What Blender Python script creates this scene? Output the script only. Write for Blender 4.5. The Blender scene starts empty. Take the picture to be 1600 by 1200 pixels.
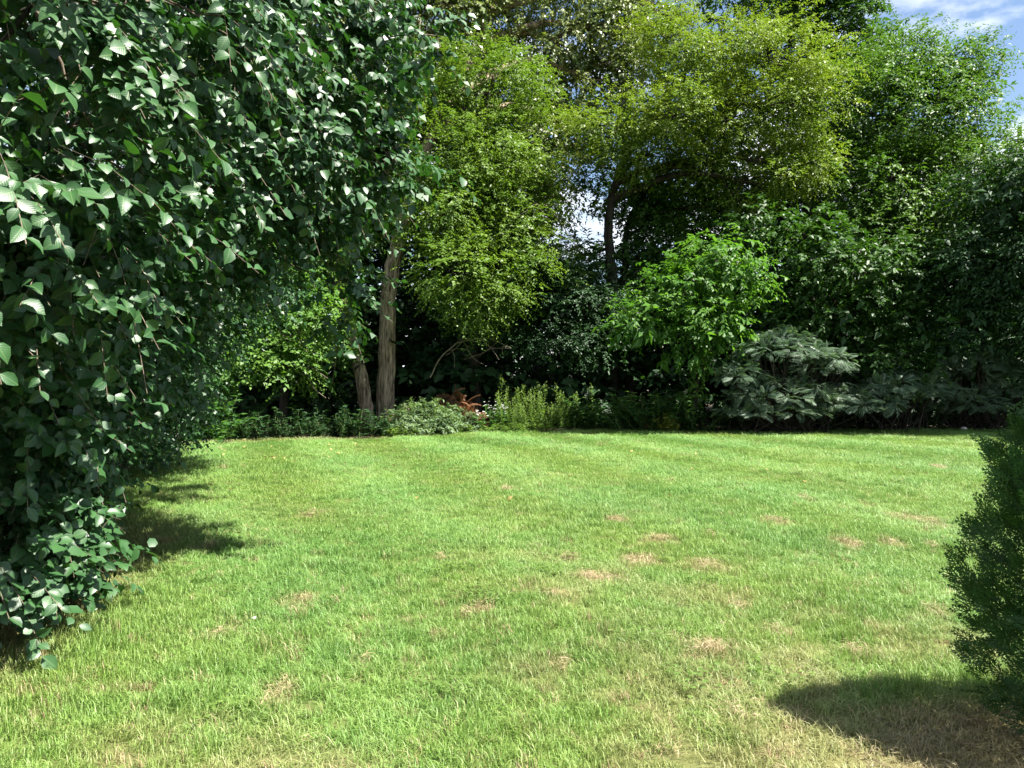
import bpy, math, random
import numpy as np
from mathutils import Vector, Matrix

random.seed(7)
rng = np.random.default_rng(7)
S = bpy.context.scene
C = S.collection

# ------------------------------------------------------------------ camera, sky, sun, exposure
F, HOR, EYE = 1209.0, 585.0, 1.6            # focal length in photo pixels, horizon row, eye height
cam_d = bpy.data.cameras.new('camera'); cam = bpy.data.objects.new('camera', cam_d); C.objects.link(cam)
cam_d.sensor_width = 36; cam_d.lens = 36 * F / 1600; cam_d.clip_start = 0.05; cam_d.clip_end = 2000
cam.location = (0, 0, EYE); cam.rotation_euler = (math.radians(90 - 0.71), 0, 0)
S.camera = cam

SUN_EL = math.radians(57); SUN_H = Vector((0.96, -0.28)).normalized()
SUN = Vector((SUN_H.x * math.cos(SUN_EL), SUN_H.y * math.cos(SUN_EL), math.sin(SUN_EL)))
sd = bpy.data.lights.new('sun', 'SUN'); sd.energy = 5.0; sd.angle = math.radians(0.5); sd.color = (1, 0.95, 0.87)
sun = bpy.data.objects.new('sun', sd); C.objects.link(sun)
sun.rotation_euler = SUN.to_track_quat('Z', 'Y').to_euler(); sun.location = (0, 0, 30)

W = bpy.data.worlds.new('World'); S.world = W; W.use_nodes = True
nt = W.node_tree; nt.nodes.clear()
wo = nt.nodes.new('ShaderNodeOutputWorld'); bg = nt.nodes.new('ShaderNodeBackground')
sky = nt.nodes.new('ShaderNodeTexSky'); sky.sky_type = 'NISHITA'; sky.sun_disc = False
sky.sun_elevation = SUN_EL; sky.sun_rotation = math.atan2(SUN.x, SUN.y)
sky.altitude = 200; sky.air_density = 1.0; sky.dust_density = 0.6; sky.ozone_density = 1.6
tc = nt.nodes.new('ShaderNodeTexCoord')
mp = nt.nodes.new('ShaderNodeMapping'); mp.inputs['Location'].default_value = (3.7, 0.2, 0.0); mp.inputs['Scale'].default_value = (1, 1, 2.2)
nz = nt.nodes.new('ShaderNodeTexNoise'); nz.inputs['Scale'].default_value = 3.2; nz.inputs['Detail'].default_value = 7; nz.inputs['Roughness'].default_value = 0.55
cr = nt.nodes.new('ShaderNodeValToRGB'); cr.color_ramp.elements[0].position = 0.475; cr.color_ramp.elements[1].position = 0.585
mx = nt.nodes.new('ShaderNodeMix'); mx.data_type = 'RGBA'; mx.inputs['B'].default_value = (8.5, 8.7, 9.0, 1)
nt.links.new(tc.outputs['Generated'], mp.inputs['Vector']); nt.links.new(mp.outputs[0], nz.inputs['Vector'])
nt.links.new(nz.outputs['Fac'], cr.inputs[0]); nt.links.new(cr.outputs[0], mx.inputs['Factor'])
nt.links.new(sky.outputs[0], mx.inputs['A']); nt.links.new(mx.outputs['Result'], bg.inputs[0])
bg.inputs[1].default_value = 0.052
nt.links.new(bg.outputs[0], wo.inputs[0])

S.view_settings.view_transform = 'Standard'; S.view_settings.look = 'None'
S.view_settings.gamma = 1; S.view_settings.use_curve_mapping = False
S.view_settings.exposure = 1.95
S.render.engine = 'CYCLES'
cy = S.cycles
cy.max_bounces = 6; cy.diffuse_bounces = 3; cy.glossy_bounces = 2; cy.transmission_bounces = 4; cy.transparent_max_bounces = 4
cy.caustics_reflective = False; cy.caustics_refractive = False

# ------------------------------------------------------------------ helpers
def P(px, py, d):
    """world point seen at photo pixel (px, py) at depth d metres"""
    return np.array(((px - 800) / F * d, d, EYE + (HOR - py) / F * d))

def norm(v):
    return v / np.maximum(np.linalg.norm(v, axis=-1, keepdims=True), 1e-9)

def rand_dir(n):
    return norm(rng.normal(size=(n, 3)))

_lat = rng.random((64, 64))
def noise2(x, y, s):
    x = np.asarray(x, float) * s + 100; y = np.asarray(y, float) * s + 100
    xi = np.floor(x).astype(int); yi = np.floor(y).astype(int); fx = x - xi; fy = y - yi
    fx = fx * fx * (3 - 2 * fx); fy = fy * fy * (3 - 2 * fy)
    a = _lat[xi % 64, yi % 64]; b = _lat[(xi + 1) % 64, yi % 64]; c = _lat[xi % 64, (yi + 1) % 64]; d = _lat[(xi + 1) % 64, (yi + 1) % 64]
    return (a * (1 - fx) + b * fx) * (1 - fy) + (c * (1 - fx) + d * fx) * fy

def build_mesh(name, V, faces, mat, tint=None, smooth=False):
    V = np.asarray(V, np.float32)
    me = bpy.data.meshes.new(name)
    me.vertices.add(len(V)); me.vertices.foreach_set('co', V.ravel())
    loops, starts, tot = [], [], 0
    for f in faces:
        f = np.asarray(f, np.int32)
        if not len(f): continue
        loops.append(f.ravel()); starts.append(tot + np.arange(len(f)) * f.shape[1]); tot += f.size
    if loops:
        loops = np.concatenate(loops); starts = np.concatenate(starts).astype(np.int32)
        me.loops.add(len(loops)); me.loops.foreach_set('vertex_index', loops)
        me.polygons.add(len(starts)); me.polygons.foreach_set('loop_start', starts)
        if smooth: me.polygons.foreach_set('use_smooth', np.ones(len(starts), bool))
    me.update(calc_edges=True)
    if tint is not None:
        a = me.attributes.new('tint', 'FLOAT', 'POINT'); a.data.foreach_set('value', np.asarray(tint, np.float32))
    if mat: me.materials.append(mat)
    return me

def link(name, me, parent=None, kind=None, loc=None):
    o = bpy.data.objects.new(name, me); C.objects.link(o)
    if parent: o.parent = parent
    if loc is not None: o.location = loc
    if kind: o['kind'] = kind
    return o

def tag(o, label, cat, group=None):
    o['label'] = label; o['category'] = cat
    if group: o['group'] = group
    return o

def empty(name, loc, label=None, cat=None, group=None):
    o = bpy.data.objects.new(name, None); o.empty_display_size = 0.2; C.objects.link(o); o.location = loc
    if label: tag(o, label, cat, group)
    return o

# ------------------------------------------------------------------ materials
def node_mat(name):
    m = bpy.data.materials.new(name); m.use_nodes = True
    n = m.node_tree; n.nodes.clear()
    out = n.nodes.new('ShaderNodeOutputMaterial')
    return m, n, out

def leaf_mat(name, dark, light, trans=0.35, rough=0.5, spec=0.3, nscale=0.8, tcol=None):
    m, n, out = node_mat(name)
    at = n.nodes.new('ShaderNodeAttribute'); at.attribute_name = 'tint'
    ramp = n.nodes.new('ShaderNodeValToRGB')
    ramp.color_ramp.elements[0].color = (*dark, 1); ramp.color_ramp.elements[1].color = (*light, 1)
    geo = n.nodes.new('ShaderNodeNewGeometry')
    nz = n.nodes.new('ShaderNodeTexNoise'); nz.inputs['Scale'].default_value = nscale; nz.inputs['Detail'].default_value = 2
    n.links.new(geo.outputs['Position'], nz.inputs['Vector'])
    ma = n.nodes.new('ShaderNodeMath'); ma.operation = 'MULTIPLY_ADD'; ma.inputs[1].default_value = 0.6
    sub = n.nodes.new('ShaderNodeMath'); sub.operation = 'MULTIPLY_ADD'; sub.inputs[1].default_value = 0.9; sub.inputs[2].default_value = -0.25
    n.links.new(nz.outputs['Fac'], sub.inputs[0]); n.links.new(at.outputs['Fac'], ma.inputs[0]); n.links.new(sub.outputs[0], ma.inputs[2])
    n.links.new(ma.outputs[0], ramp.inputs[0])
    pr = n.nodes.new('ShaderNodeBsdfPrincipled'); pr.inputs['Roughness'].default_value = rough
    pr.inputs['Specular IOR Level'].default_value = spec
    n.links.new(ramp.outputs[0], pr.inputs['Base Color'])
    tr = n.nodes.new('ShaderNodeBsdfTranslucent')
    mu = n.nodes.new('ShaderNodeMix'); mu.data_type = 'RGBA'; mu.blend_type = 'MULTIPLY'; mu.inputs['Factor'].default_value = 1
    mu.inputs['B'].default_value = (*(tcol or (1.5, 1.6, 0.6)), 1)
    n.links.new(ramp.outputs[0], mu.inputs['A']); n.links.new(mu.outputs['Result'], tr.inputs['Color'])
    ms = n.nodes.new('ShaderNodeMixShader'); ms.inputs[0].default_value = trans
    n.links.new(pr.outputs[0], ms.inputs[1]); n.links.new(tr.outputs[0], ms.inputs[2]); n.links.new(ms.outputs[0], out.inputs[0])
    return m

def bark_mat(name, a, b, zscale=0.12, scale=9.0, bump=0.6):
    m, n, out = node_mat(name)
    tc = n.nodes.new('ShaderNodeTexCoord'); mp = n.nodes.new('ShaderNodeMapping'); mp.inputs['Scale'].default_value = (1, 1, zscale)
    nz = n.nodes.new('ShaderNodeTexNoise'); nz.inputs['Scale'].default_value = scale; nz.inputs['Detail'].default_value = 6; nz.inputs['Roughness'].default_value = 0.65
    ramp = n.nodes.new('ShaderNodeValToRGB'); ramp.color_ramp.elements[0].color = (*a, 1); ramp.color_ramp.elements[1].color = (*b, 1)
    ramp.color_ramp.elements[0].position = 0.35; ramp.color_ramp.elements[1].position = 0.66
    pr = n.nodes.new('ShaderNodeBsdfPrincipled'); pr.inputs['Roughness'].default_value = 0.9; pr.inputs['Specular IOR Level'].default_value = 0.2
    bu = n.nodes.new('ShaderNodeBump'); bu.inputs['Strength'].default_value = bump; bu.inputs['Distance'].default_value = 0.03
    n.links.new(tc.outputs['Object'], mp.inputs['Vector']); n.links.new(mp.outputs[0], nz.inputs['Vector'])
    n.links.new(nz.outputs['Fac'], ramp.inputs[0]); n.links.new(ramp.outputs[0], pr.inputs['Base Color'])
    n.links.new(nz.outputs['Fac'], bu.inputs['Height']); n.links.new(bu.outputs[0], pr.inputs['Normal'])
    n.links.new(pr.outputs[0], out.inputs[0])
    return m

def plain_mat(name, a, b, scale=6.0, rough=0.9):
    m, n, out = node_mat(name)
    tc = n.nodes.new('ShaderNodeTexCoord')
    nz = n.nodes.new('ShaderNodeTexNoise'); nz.inputs['Scale'].default_value = scale; nz.inputs['Detail'].default_value = 8; nz.inputs['Roughness'].default_value = 0.7
    ramp = n.nodes.new('ShaderNodeValToRGB'); ramp.color_ramp.elements[0].color = (*a, 1); ramp.color_ramp.elements[1].color = (*b, 1)
    ramp.color_ramp.elements[0].position = 0.3; ramp.color_ramp.elements[1].position = 0.7
    pr = n.nodes.new('ShaderNodeBsdfPrincipled'); pr.inputs['Roughness'].default_value = rough; pr.inputs['Specular IOR Level'].default_value = 0.25
    n.links.new(tc.outputs['Object'], nz.inputs['Vector']); n.links.new(nz.outputs['Fac'], ramp.inputs[0])
    n.links.new(ramp.outputs[0], pr.inputs['Base Color']); n.links.new(pr.outputs[0], out.inputs[0])
    return m

M = {}
M['bush'] = leaf_mat('glossy_leaf', (0.014, 0.05, 0.017), (0.042, 0.11, 0.032), trans=0.16, rough=0.44, spec=0.45, tcol=(1.6, 2.0, 0.5))
def add_veins(m):
    """raised side veins and a pale midrib, along each leaf's own axes (attribute luv)"""
    n = m.node_tree; pr = next(q for q in n.nodes if q.type == 'BSDF_PRINCIPLED'); ramp = next(q for q in n.nodes if q.type == 'VALTORGB')
    at = n.nodes.new('ShaderNodeAttribute'); at.attribute_name = 'luv'; sx = n.nodes.new('ShaderNodeSeparateXYZ'); n.links.new(at.outputs['Vector'], sx.inputs[0])
    def ma(op, a, b=None, c=None):
        q = n.nodes.new('ShaderNodeMath'); q.operation = op
        for i_, v in enumerate((a, b, c)):
            if v is None: continue
            if isinstance(v, (int, float)): q.inputs[i_].default_value = v
            else: n.links.new(v, q.inputs[i_])
        return q.outputs[0]
    ay = ma('ABSOLUTE', sx.outputs['Y']); ph = ma('MULTIPLY_ADD', ay, -0.75, sx.outputs['X']); w = ma('SINE', ma('MULTIPLY', ph, 46.0))
    rib = ma('SUBTRACT', 1.0, ma('MINIMUM', ma('MULTIPLY', ay, 22.0), 1.0))
    on = ma('MINIMUM', ma('MULTIPLY', sx.outputs['X'], 50.0), 1.0)
    h = ma('MULTIPLY', on, ma('ADD', ma('MULTIPLY', w, 0.5), ma('MULTIPLY', rib, -1.2)))
    bu = n.nodes.new('ShaderNodeBump'); bu.inputs['Strength'].default_value = 0.22; bu.inputs['Distance'].default_value = 0.0012
    n.links.new(h, bu.inputs['Height']); n.links.new(bu.outputs[0], pr.inputs['Normal'])
    mx_ = n.nodes.new('ShaderNodeMix'); mx_.data_type = 'RGBA'; mx_.inputs['B'].default_value = (0.13, 0.2, 0.07, 1)
    n.links.new(ramp.outputs[0], mx_.inputs['A']); n.links.new(ma('MULTIPLY', on, ma('MULTIPLY', rib, 0.55)), mx_.inputs['Factor']); n.links.new(mx_.outputs['Result'], pr.inputs['Base Color'])
add_veins(M['bush'])
def leaf_axes(me, T, n):
    a = me.attributes.new('luv', 'FLOAT_VECTOR', 'POINT'); q = np.tile(T.astype(np.float32), (n, 1)); a.data.foreach_set('vector', np.ascontiguousarray(q).ravel())
M['fine'] = leaf_mat('light_green_leaf', (0.055, 0.12, 0.018), (0.14, 0.21, 0.03), trans=0.32)
M['maple'] = leaf_mat('maple_leaf', (0.045, 0.12, 0.02), (0.12, 0.22, 0.035), trans=0.34)
M['cotton'] = leaf_mat('cottonwood_leaf', (0.06, 0.12, 0.03), (0.22, 0.24, 0.07), trans=0.3, rough=0.4, spec=0.5)
M['gold'] = leaf_mat('golden_green_leaf', (0.065, 0.135, 0.017), (0.19, 0.24, 0.04), trans=0.32)
M['mid'] = leaf_mat('mid_green_leaf', (0.022, 0.07, 0.013), (0.075, 0.15, 0.022), trans=0.3)
M['bright'] = leaf_mat('bright_green_leaf', (0.03, 0.10, 0.016), (0.105, 0.215, 0.032), trans=0.40)
M['mulberry'] = leaf_mat('mulberry_leaf', (0.012, 0.043, 0.009), (0.055, 0.125, 0.02), trans=0.28)
M['ash'] = leaf_mat('ash_leaf', (0.028, 0.08, 0.014), (0.095, 0.175, 0.028), trans=0.32)
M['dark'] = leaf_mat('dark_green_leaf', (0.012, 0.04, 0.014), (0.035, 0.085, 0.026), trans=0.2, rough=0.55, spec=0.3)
M['blue'] = leaf_mat('blue_green_leaf', (0.05, 0.10, 0.06), (0.14, 0.20, 0.12), trans=0.2, rough=0.5, spec=0.4, tcol=(1.2, 1.4, 0.7))
M['cedar'] = leaf_mat('cedar_spray', (0.007, 0.030, 0.009), (0.036, 0.10, 0.017), trans=0.15, rough=0.55, nscale=5)
M['weed'] = leaf_mat('weed_leaf', (0.03, 0.09, 0.025), (0.08, 0.17, 0.045), trans=0.35)
M['goldenrod'] = leaf_mat('goldenrod_leaf', (0.06, 0.13, 0.025), (0.17, 0.25, 0.06), trans=0.35)
M['mug'] = leaf_mat('grey_green_leaf', (0.07, 0.13, 0.06), (0.17, 0.24, 0.11), trans=0.3)
M['yellow'] = leaf_mat('yellow_green_leaf', (0.16, 0.22, 0.03), (0.36, 0.34, 0.06), trans=0.35)
M['rust'] = leaf_mat('rust_brown_leaf', (0.08, 0.037, 0.017), (0.25, 0.115, 0.05), trans=0.2, tcol=(1.3, 1, .7))
M['straw'] = leaf_mat('dry_straw', (0.20, 0.15, 0.08), (0.46, 0.37, 0.22), trans=0.15, nscale=3, tcol=(1, 1, 1))
M['thatch'] = leaf_mat('brown_thatch', (0.09, 0.07, 0.04), (0.22, 0.175, 0.10), trans=0.1, nscale=3, tcol=(1, 1, 1))
M['petal'] = leaf_mat('white_petal', (0.6, 0.6, 0.55), (0.8, 0.8, 0.76), trans=0.25, tcol=(1, 1, 1))
M['fallen'] = leaf_mat('fallen_leaf', (0.20, 0.17, 0.05), (0.40, 0.33, 0.14), trans=0.2, tcol=(1, 1, 1))
M['bark'] = bark_mat('furrowed_bark', (0.065, 0.047, 0.033), (0.50, 0.39, 0.27), zscale=0.16, scale=13, bump=1.0)
M['barkd'] = bark_mat('dark_bark', (0.012, 0.010, 0.008), (0.06, 0.05, 0.04))
M['twig'] = bark_mat('twig_bark', (0.07, 0.055, 0.04), (0.2, 0.16, 0.12), scale=20)
M['deadwood'] = bark_mat('dead_wood', (0.12, 0.095, 0.07), (0.36, 0.30, 0.23), scale=20)
M['stem'] = plain_mat('green_stem', (0.05, 0.09, 0.03), (0.12, 0.15, 0.05), 20)
M['stone'] = plain_mat('pale_stone', (0.45, 0.42, 0.38), (0.7, 0.68, 0.63), 30)

# ------------------------------------------------------------------ geometry generators
# leaf templates: x along the leaf, y across, z up
LEAF4 = (np.array([(0, 0, 0), (0.42, 0.5, 0.10), (1, 0, -0.12), (0.42, -0.5, 0.10)]), [np.array([(0, 3, 2, 1)])])
def ovate():
    pts = [(0, 0, 0)]; ts = (0.2, 0.52, 0.82); ws = (0.36, 0.5, 0.3)
    for t, w in zip(ts, ws):
        z = -0.22 * t * t
        pts += [(t, 0, z), (t + 0.03, w, z + 0.10 * (w / .5)), (t + 0.03, -w, z + 0.10 * (w / .5))]
    pts.append((1.04, 0, -0.27))
    tri = [(0, 1, 2), (0, 3, 1), (7, 10, 8), (7, 9, 10)]
    quad = []
    for i in (1, 4):
        quad += [(i, i + 3, i + 4, i + 1), (i, i + 2, i + 5, i + 3)]
    return np.array(pts), [np.array(tri)[:, ::-1], np.array(quad)[:, ::-1]]
LEAFN = ovate()
LEAF6 = (np.array([(0, 0, 0), (0.5, 0, -0.05), (1.03, 0, -0.24), (0.25, 0.42, 0.05), (0.66, 0.45, 0.01), (0.25, -0.42, 0.05), (0.66, -0.45, 0.01)]),
         [np.array([(0, 1, 3), (3, 1, 4), (4, 1, 2), (0, 5, 1), (5, 6, 1), (6, 2, 1)])[:, ::-1]])

def place(template, pos, ax, nrm, L, Wd, curl=1.0):
    """vectorised: one template copy per row; returns V, faces"""
    T, fs = template
    ax = norm(ax); nrm = norm(nrm - ax * (nrm * ax).sum(-1, keepdims=True)); sd_ = np.cross(nrm, ax)
    L = np.broadcast_to(L, (len(pos),))[:, None, None]; Wd = np.broadcast_to(Wd, (len(pos),))[:, None, None]
    V = pos[:, None] + T[None, :, 0:1] * L * ax[:, None] + T[None, :, 1:2] * Wd * sd_[:, None] + T[None, :, 2:3] * L * np.broadcast_to(curl, (len(pos),))[:, None, None] * nrm[:, None]
    off = (np.arange(len(pos)) * len(T))[:, None, None]
    return V.reshape(-1, 3), [(f[None] + off).reshape(-1, f.shape[1]) for f in fs]

def merge(parts):
    Vs, tri, quad, ts, off = [], [], [], [], 0
    for V, fs, t in parts:
        Vs.append(V); ts.append(t)
        for f in fs:
            if len(f): (tri if f.shape[1] == 3 else quad).append(np.asarray(f) + off)
        off += len(V)
    fs = []
    if tri: fs.append(np.concatenate(tri))
    if quad: fs.append(np.concatenate(quad))
    return np.concatenate(Vs), fs, np.concatenate(ts)

def tube(pts, rad, sides=8, rough=0.0, cap=True):
    pts = np.asarray(pts, float); rad = np.broadcast_to(rad, (len(pts),)).astype(float)
    t = norm(np.gradient(pts, axis=0))
    ref = np.array((0.0, 1.0, 0.0)) if abs(t[0, 1]) < 0.9 else np.array((1.0, 0, 0))
    u = norm(np.cross(t, ref)); v = np.cross(t, u)
    a = np.arange(sides) / sides * 2 * np.pi
    R = rad[:, None] * np.ones(sides)
    if rough:
        ridge = rng.normal(size=sides) * rough
        R = R * (1 + ridge[None, :] + rng.normal(size=R.shape) * rough * 0.6)
    V = pts[:, None] + R[..., None] * (np.cos(a)[None, :, None] * u[:, None] + np.sin(a)[None, :, None] * v[:, None])
    n = len(pts); i = np.arange(n - 1)[:, None] * sides; j = np.arange(sides)[None]; k = (j + 1) % sides
    q = np.stack([i + j, i + k, i + sides + k, i + sides + j], -1).reshape(-1, 4)
    return V.reshape(-1, 3), [q], np.full(n * sides, 0.5)

def spline(pts, n=12, jit=0.0):
    pts = np.asarray(pts, float); s = np.linspace(0, len(pts) - 1, n); out = []
    for x in s:
        i = min(int(x), len(pts) - 2); f = x - i
        p0 = pts[max(i - 1, 0)]; p1 = pts[i]; p2 = pts[i + 1]; p3 = pts[min(i + 2, len(pts) - 1)]
        out.append(0.5 * ((2 * p1) + (-p0 + p2) * f + (2 * p0 - 5 * p1 + 4 * p2 - p3) * f * f + (-p0 + 3 * p1 - 3 * p2 + p3) * f ** 3))
    out = np.array(out)
    if jit: out[1:-1] += rng.normal(size=(n - 2, 3)) * jit
    return out

UP = np.array((0, 0, 1.0))
def sprays(anchor, dirs, outw, k, slen, L, Wd, droop=0.35, hang=0.25, flat=0.8, template=LEAF4, jit=0.35):
    """k leaves along each twig; returns V, faces, tint, leaf centres"""
    n = len(anchor)
    t = (np.arange(k) + 0.6) / k
    sl = slen * rng.uniform(0.6, 1.3, n)
    pos = anchor[:, None] + dirs[:, None] * (sl[:, None] * t)[..., None]
    pos[..., 2] -= sl[:, None] * droop * t ** 2
    side = norm(np.cross(dirs, UP) + 1e-4)
    s = np.where(np.arange(k) % 2, 1.0, -1.0)
    ax = dirs[:, None] * 0.55 + side[:, None] * s[None, :, None] * 0.8 + rng.normal(size=(n, k, 3)) * jit
    ax[..., 2] -= hang
    nr = UP * flat * 0.8 + outw[:, None] * 0.5 + np.array(SUN) * 0.5 + rng.normal(size=(n, k, 3)) * 0.34
    pos = pos.reshape(-1, 3)
    LL = L * rng.uniform(0.65, 1.25, n * k); WW = Wd * LL / L * rng.uniform(0.85, 1.15, n * k)
    V, fs = place(template, pos, ax.reshape(-1, 3), nr.reshape(-1, 3), LL, WW)
    tint = np.repeat(np.clip(np.repeat(rng.random(n), k) * 0.6 + rng.random(n * k) * 0.4, 0, 1), len(template[0]))
    return V, fs, tint

def lobe_sprays(lobes, lai, k, L, Wd, slen, sub=0.42, clump=1.0, **kw):
    """twigs gathered into clumps on the shells of ellipsoid lobes (cx,cy,cz,rx,ry,rz)"""
    A, D, O, cl = [], [], [], []
    for lb in lobes:
        c = np.array(lb[:3]); r = np.array(lb[3:6]); mean = r.mean()
        area = 4 * math.pi * mean ** 2
        ns = max(3, int(lai * area / (L * Wd * 0.6) / k))
        nsub = max(4, int(clump * area / (sub * sub * 3.2)))
        sd_ = rand_dir(nsub); sd_[:, 2] = sd_[:, 2] * 0.9 + 0.1
        bump = rng.uniform(0.55, 1.25, nsub)[:, None]
        sc = c + sd_ * r * bump
        cl.append((c, sc))
        w = rng.random(nsub) + 0.25; idx = rng.choice(nsub, ns, p=w / w.sum())
        g = np.clip(rng.normal(size=(ns, 3)), -1.9, 1.9) * np.array((1, 1, 0.55)) * sub * 0.62
        a = sc[idx] + g
        o = norm((a - c) / r)
        d = norm(o * 0.8 + norm(g) * 0.7 + rng.normal(size=(ns, 3)) * 0.4)
        A.append(a); D.append(d); O.append(o)
    A = np.concatenate(A); D = np.concatenate(D); O = np.concatenate(O)
    return sprays(A, D, O, k, slen, L, Wd, **kw), cl

def px_lobes(rows):
    """(px, py, depth, rx px, ry px[, depth radius m]) -> world ellipsoids"""
    out = []
    for r in rows:
        c = P(*r[:3]); rx = r[3] / F * r[2]; rz = r[4] / F * r[2]
        ry = r[5] if len(r) > 5 else (rx + rz) / 2
        out.append((*c, rx, ry, rz))
    return out

def tree(name, label, cat, mat, lobes, trunk_px, trunk_r, barkm='barkd', lai=1.0, k=8, L=0.11, Wd=0.06, slen=0.4, sub=0.42, limb=0.16,
         sides=10, trunk_rough=0.0, group=None, clump=1.0, twigs=True, core=0.9, **kw):
    """tree = trunk + limbs (each lobe's branch) + crown; trunk_px = list of (px, py, depth)"""
    tp = np.array([P(*q) for q in trunk_px]); base = tp[0].copy(); base[2] = 0; tp[0, 2] = -0.05
    root = empty(name, base, label, cat, group)
    pts = spline(tp, max(10, 6 * len(tp)), jit=trunk_r * 0.05)
    rr = np.linspace(trunk_r, trunk_r * 0.35, len(pts)); rr[0] *= 1.35; rr[1] *= 1.12
    V, f, t = tube(pts, rr, sides, trunk_rough)
    link('trunk', build_mesh('trunk', V - base, f, M[barkm], t, smooth=trunk_rough == 0), root)
    sat = []                                                   # smaller side lobes break up the round outline
    for l in lobes:
        c = np.array(l[:3]); q = np.array(l[3:6])
        for _ in range(3):
            d = rand_dir(1)[0] * np.array((1, 0.8, 0.85)); e = rng.uniform(0.28, 0.5)
            sat.append((*(c + d * q * rng.uniform(0.95, 1.25)), *(q * e * np.array((1.25, 1.1, 0.7)))))
    (V, f, t), cl = lobe_sprays(lobes, lai * 0.82, k, L, Wd, slen, sub, clump, **kw)
    (V3, f3, t3), _ = lobe_sprays(sat, lai * 0.7, k, L, Wd, slen, sub * 0.85, clump, **kw)
    V, f, t = merge([(V, f, t), (V3, f3, t3)])
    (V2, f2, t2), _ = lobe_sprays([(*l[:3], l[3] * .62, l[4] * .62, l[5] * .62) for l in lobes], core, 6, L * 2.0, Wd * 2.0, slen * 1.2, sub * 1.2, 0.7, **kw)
    V, f, t = merge([(V, f, t), (V2, f2, t2 * 0.6)])  # core leaves tinted darker: shade inside the crown put into their colour
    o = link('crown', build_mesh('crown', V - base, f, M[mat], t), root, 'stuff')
    for c, sc in cl:
        ok = pts[:, 2] < max(c[2] - 0.2, pts[2, 2])
        cand = pts[ok] if ok.any() else pts[:2]
        j = np.argmin(np.linalg.norm(cand - c, axis=1) + 0.15 * np.abs(cand[:, 2] - c[2] + 1.0))
        a = cand[j]; mid = (a + c) / 2 + np.array((0, 0, 0.12)) * np.linalg.norm(a - c) + rng.normal(size=3) * 0.12
        ln = np.linalg.norm(a - c); r0 = min(limb, trunk_r * 0.7) * min(1, 0.35 + ln / 6)
        parts = [tube(spline([a, mid, c], 7, 0.03), np.linspace(r0, r0 * 0.35, 7), 6)]
        if twigs:
            for q in sc[rng.random(len(sc)) < 0.4]:
                u = rng.uniform(0.45, 1.0); c0 = mid + (c - mid) * u
                m2 = (c0 + q) / 2 + rng.normal(size=3) * 0.16
                parts.append(tube(spline([c0, m2, q], 4), np.linspace(r0 * 0.26, 0.006, 4), 3))
        V, f, t = merge(parts)
        link('limb', build_mesh('limb', V - base, f, M[barkm], t, smooth=True), root)
    return root

# ------------------------------------------------------------------ the setting: ground, lawn
def grid_mesh(name, xs, ys, zf, mat):
    X, Y = np.meshgrid(xs, ys); Z = zf(X, Y)
    V = np.stack([X, Y, Z], -1).reshape(-1, 3); nx, ny = len(xs), len(ys)
    i = np.arange(ny - 1)[:, None] * nx + np.arange(nx - 1)[None]
    q = np.stack([i, i + 1, i + nx + 1, i + nx], -1).reshape(-1, 4)
    return build_mesh(name, V, [q], mat, smooth=True)

M['soil'] = plain_mat('woodland_soil', (0.022, 0.018, 0.011), (0.075, 0.06, 0.035), 3.0)
g = link('ground', grid_mesh('ground', np.linspace(-600, 600, 41), np.linspace(-400, 900, 41), lambda x, y: x * 0 - 0.02, M['soil'])); g['kind'] = 'structure'

EDGE_X = np.array((-40, -9, -7, -3.5, -1.5, 2, 6, 10, 16, 40.0)); EDGE_Y = np.array((15.5, 16.6, 17.8, 18.9, 20.6, 21.2, 21.0, 21.4, 22.3, 23.0))
def edge_y(x): return np.interp(x, EDGE_X, EDGE_Y) + 0.5 * (noise2(x, x * 0, 1.1) - 0.5)
def lawn_z(x, y): return 0.07 * (noise2(x, y, 0.35) - 0.5) + 0.035 * (noise2(x, y, 1.1) - 0.5) + 0.035

# dry patches seen in the photograph: (px, py, half width px, half height px)
DRY = [(1000, 885, 30, 9), (1105, 893, 32, 10), (935, 912, 28, 8), (893, 882, 16, 7), (1030, 853, 22, 6), (965, 822, 14, 5), (1110, 845, 6, 4), (1447, 820, 22, 9), (1405, 815, 14, 6),
       (1458, 865, 12, 7), (1328, 862, 22, 9), (1390, 860, 14, 9), (1215, 827, 16, 6), (1255, 788, 10, 4), (1465, 733, 14, 3), (1160, 960, 18, 8), (1470, 968, 16, 8), (1215, 1000, 14, 9),
       (1110, 1030, 50, 14), (1040, 1192, 34, 10), (1158, 1130, 24, 18), (435, 1090, 22, 18), (415, 1110, 12, 10), (460, 955, 24, 10), (755, 965, 18, 7), (730, 975, 10, 8), (570, 1045, 10, 8),
       (880, 1060, 16, 20), (1345, 1030, 22, 12), (262, 858, 16, 5), (130, 965, 12, 6), (320, 870, 18, 8), (690, 880, 8, 4), (480, 812, 14, 4), (790, 770, 12, 3), (350, 1000, 24, 8), (870, 945, 14, 6)]
def gpx(px, py):
    d = F * EYE / (py - HOR); return np.array(((px - 800) / F * d, d))
DRYW = []
for px, py, wx, wy in DRY:
    c = gpx(px, py); DRYW.append((c[0], c[1], wx / F * c[1], max(0.06, 0.5 * abs(gpx(px, py - wy)[1] - gpx(px, py + wy)[1]))))

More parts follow.
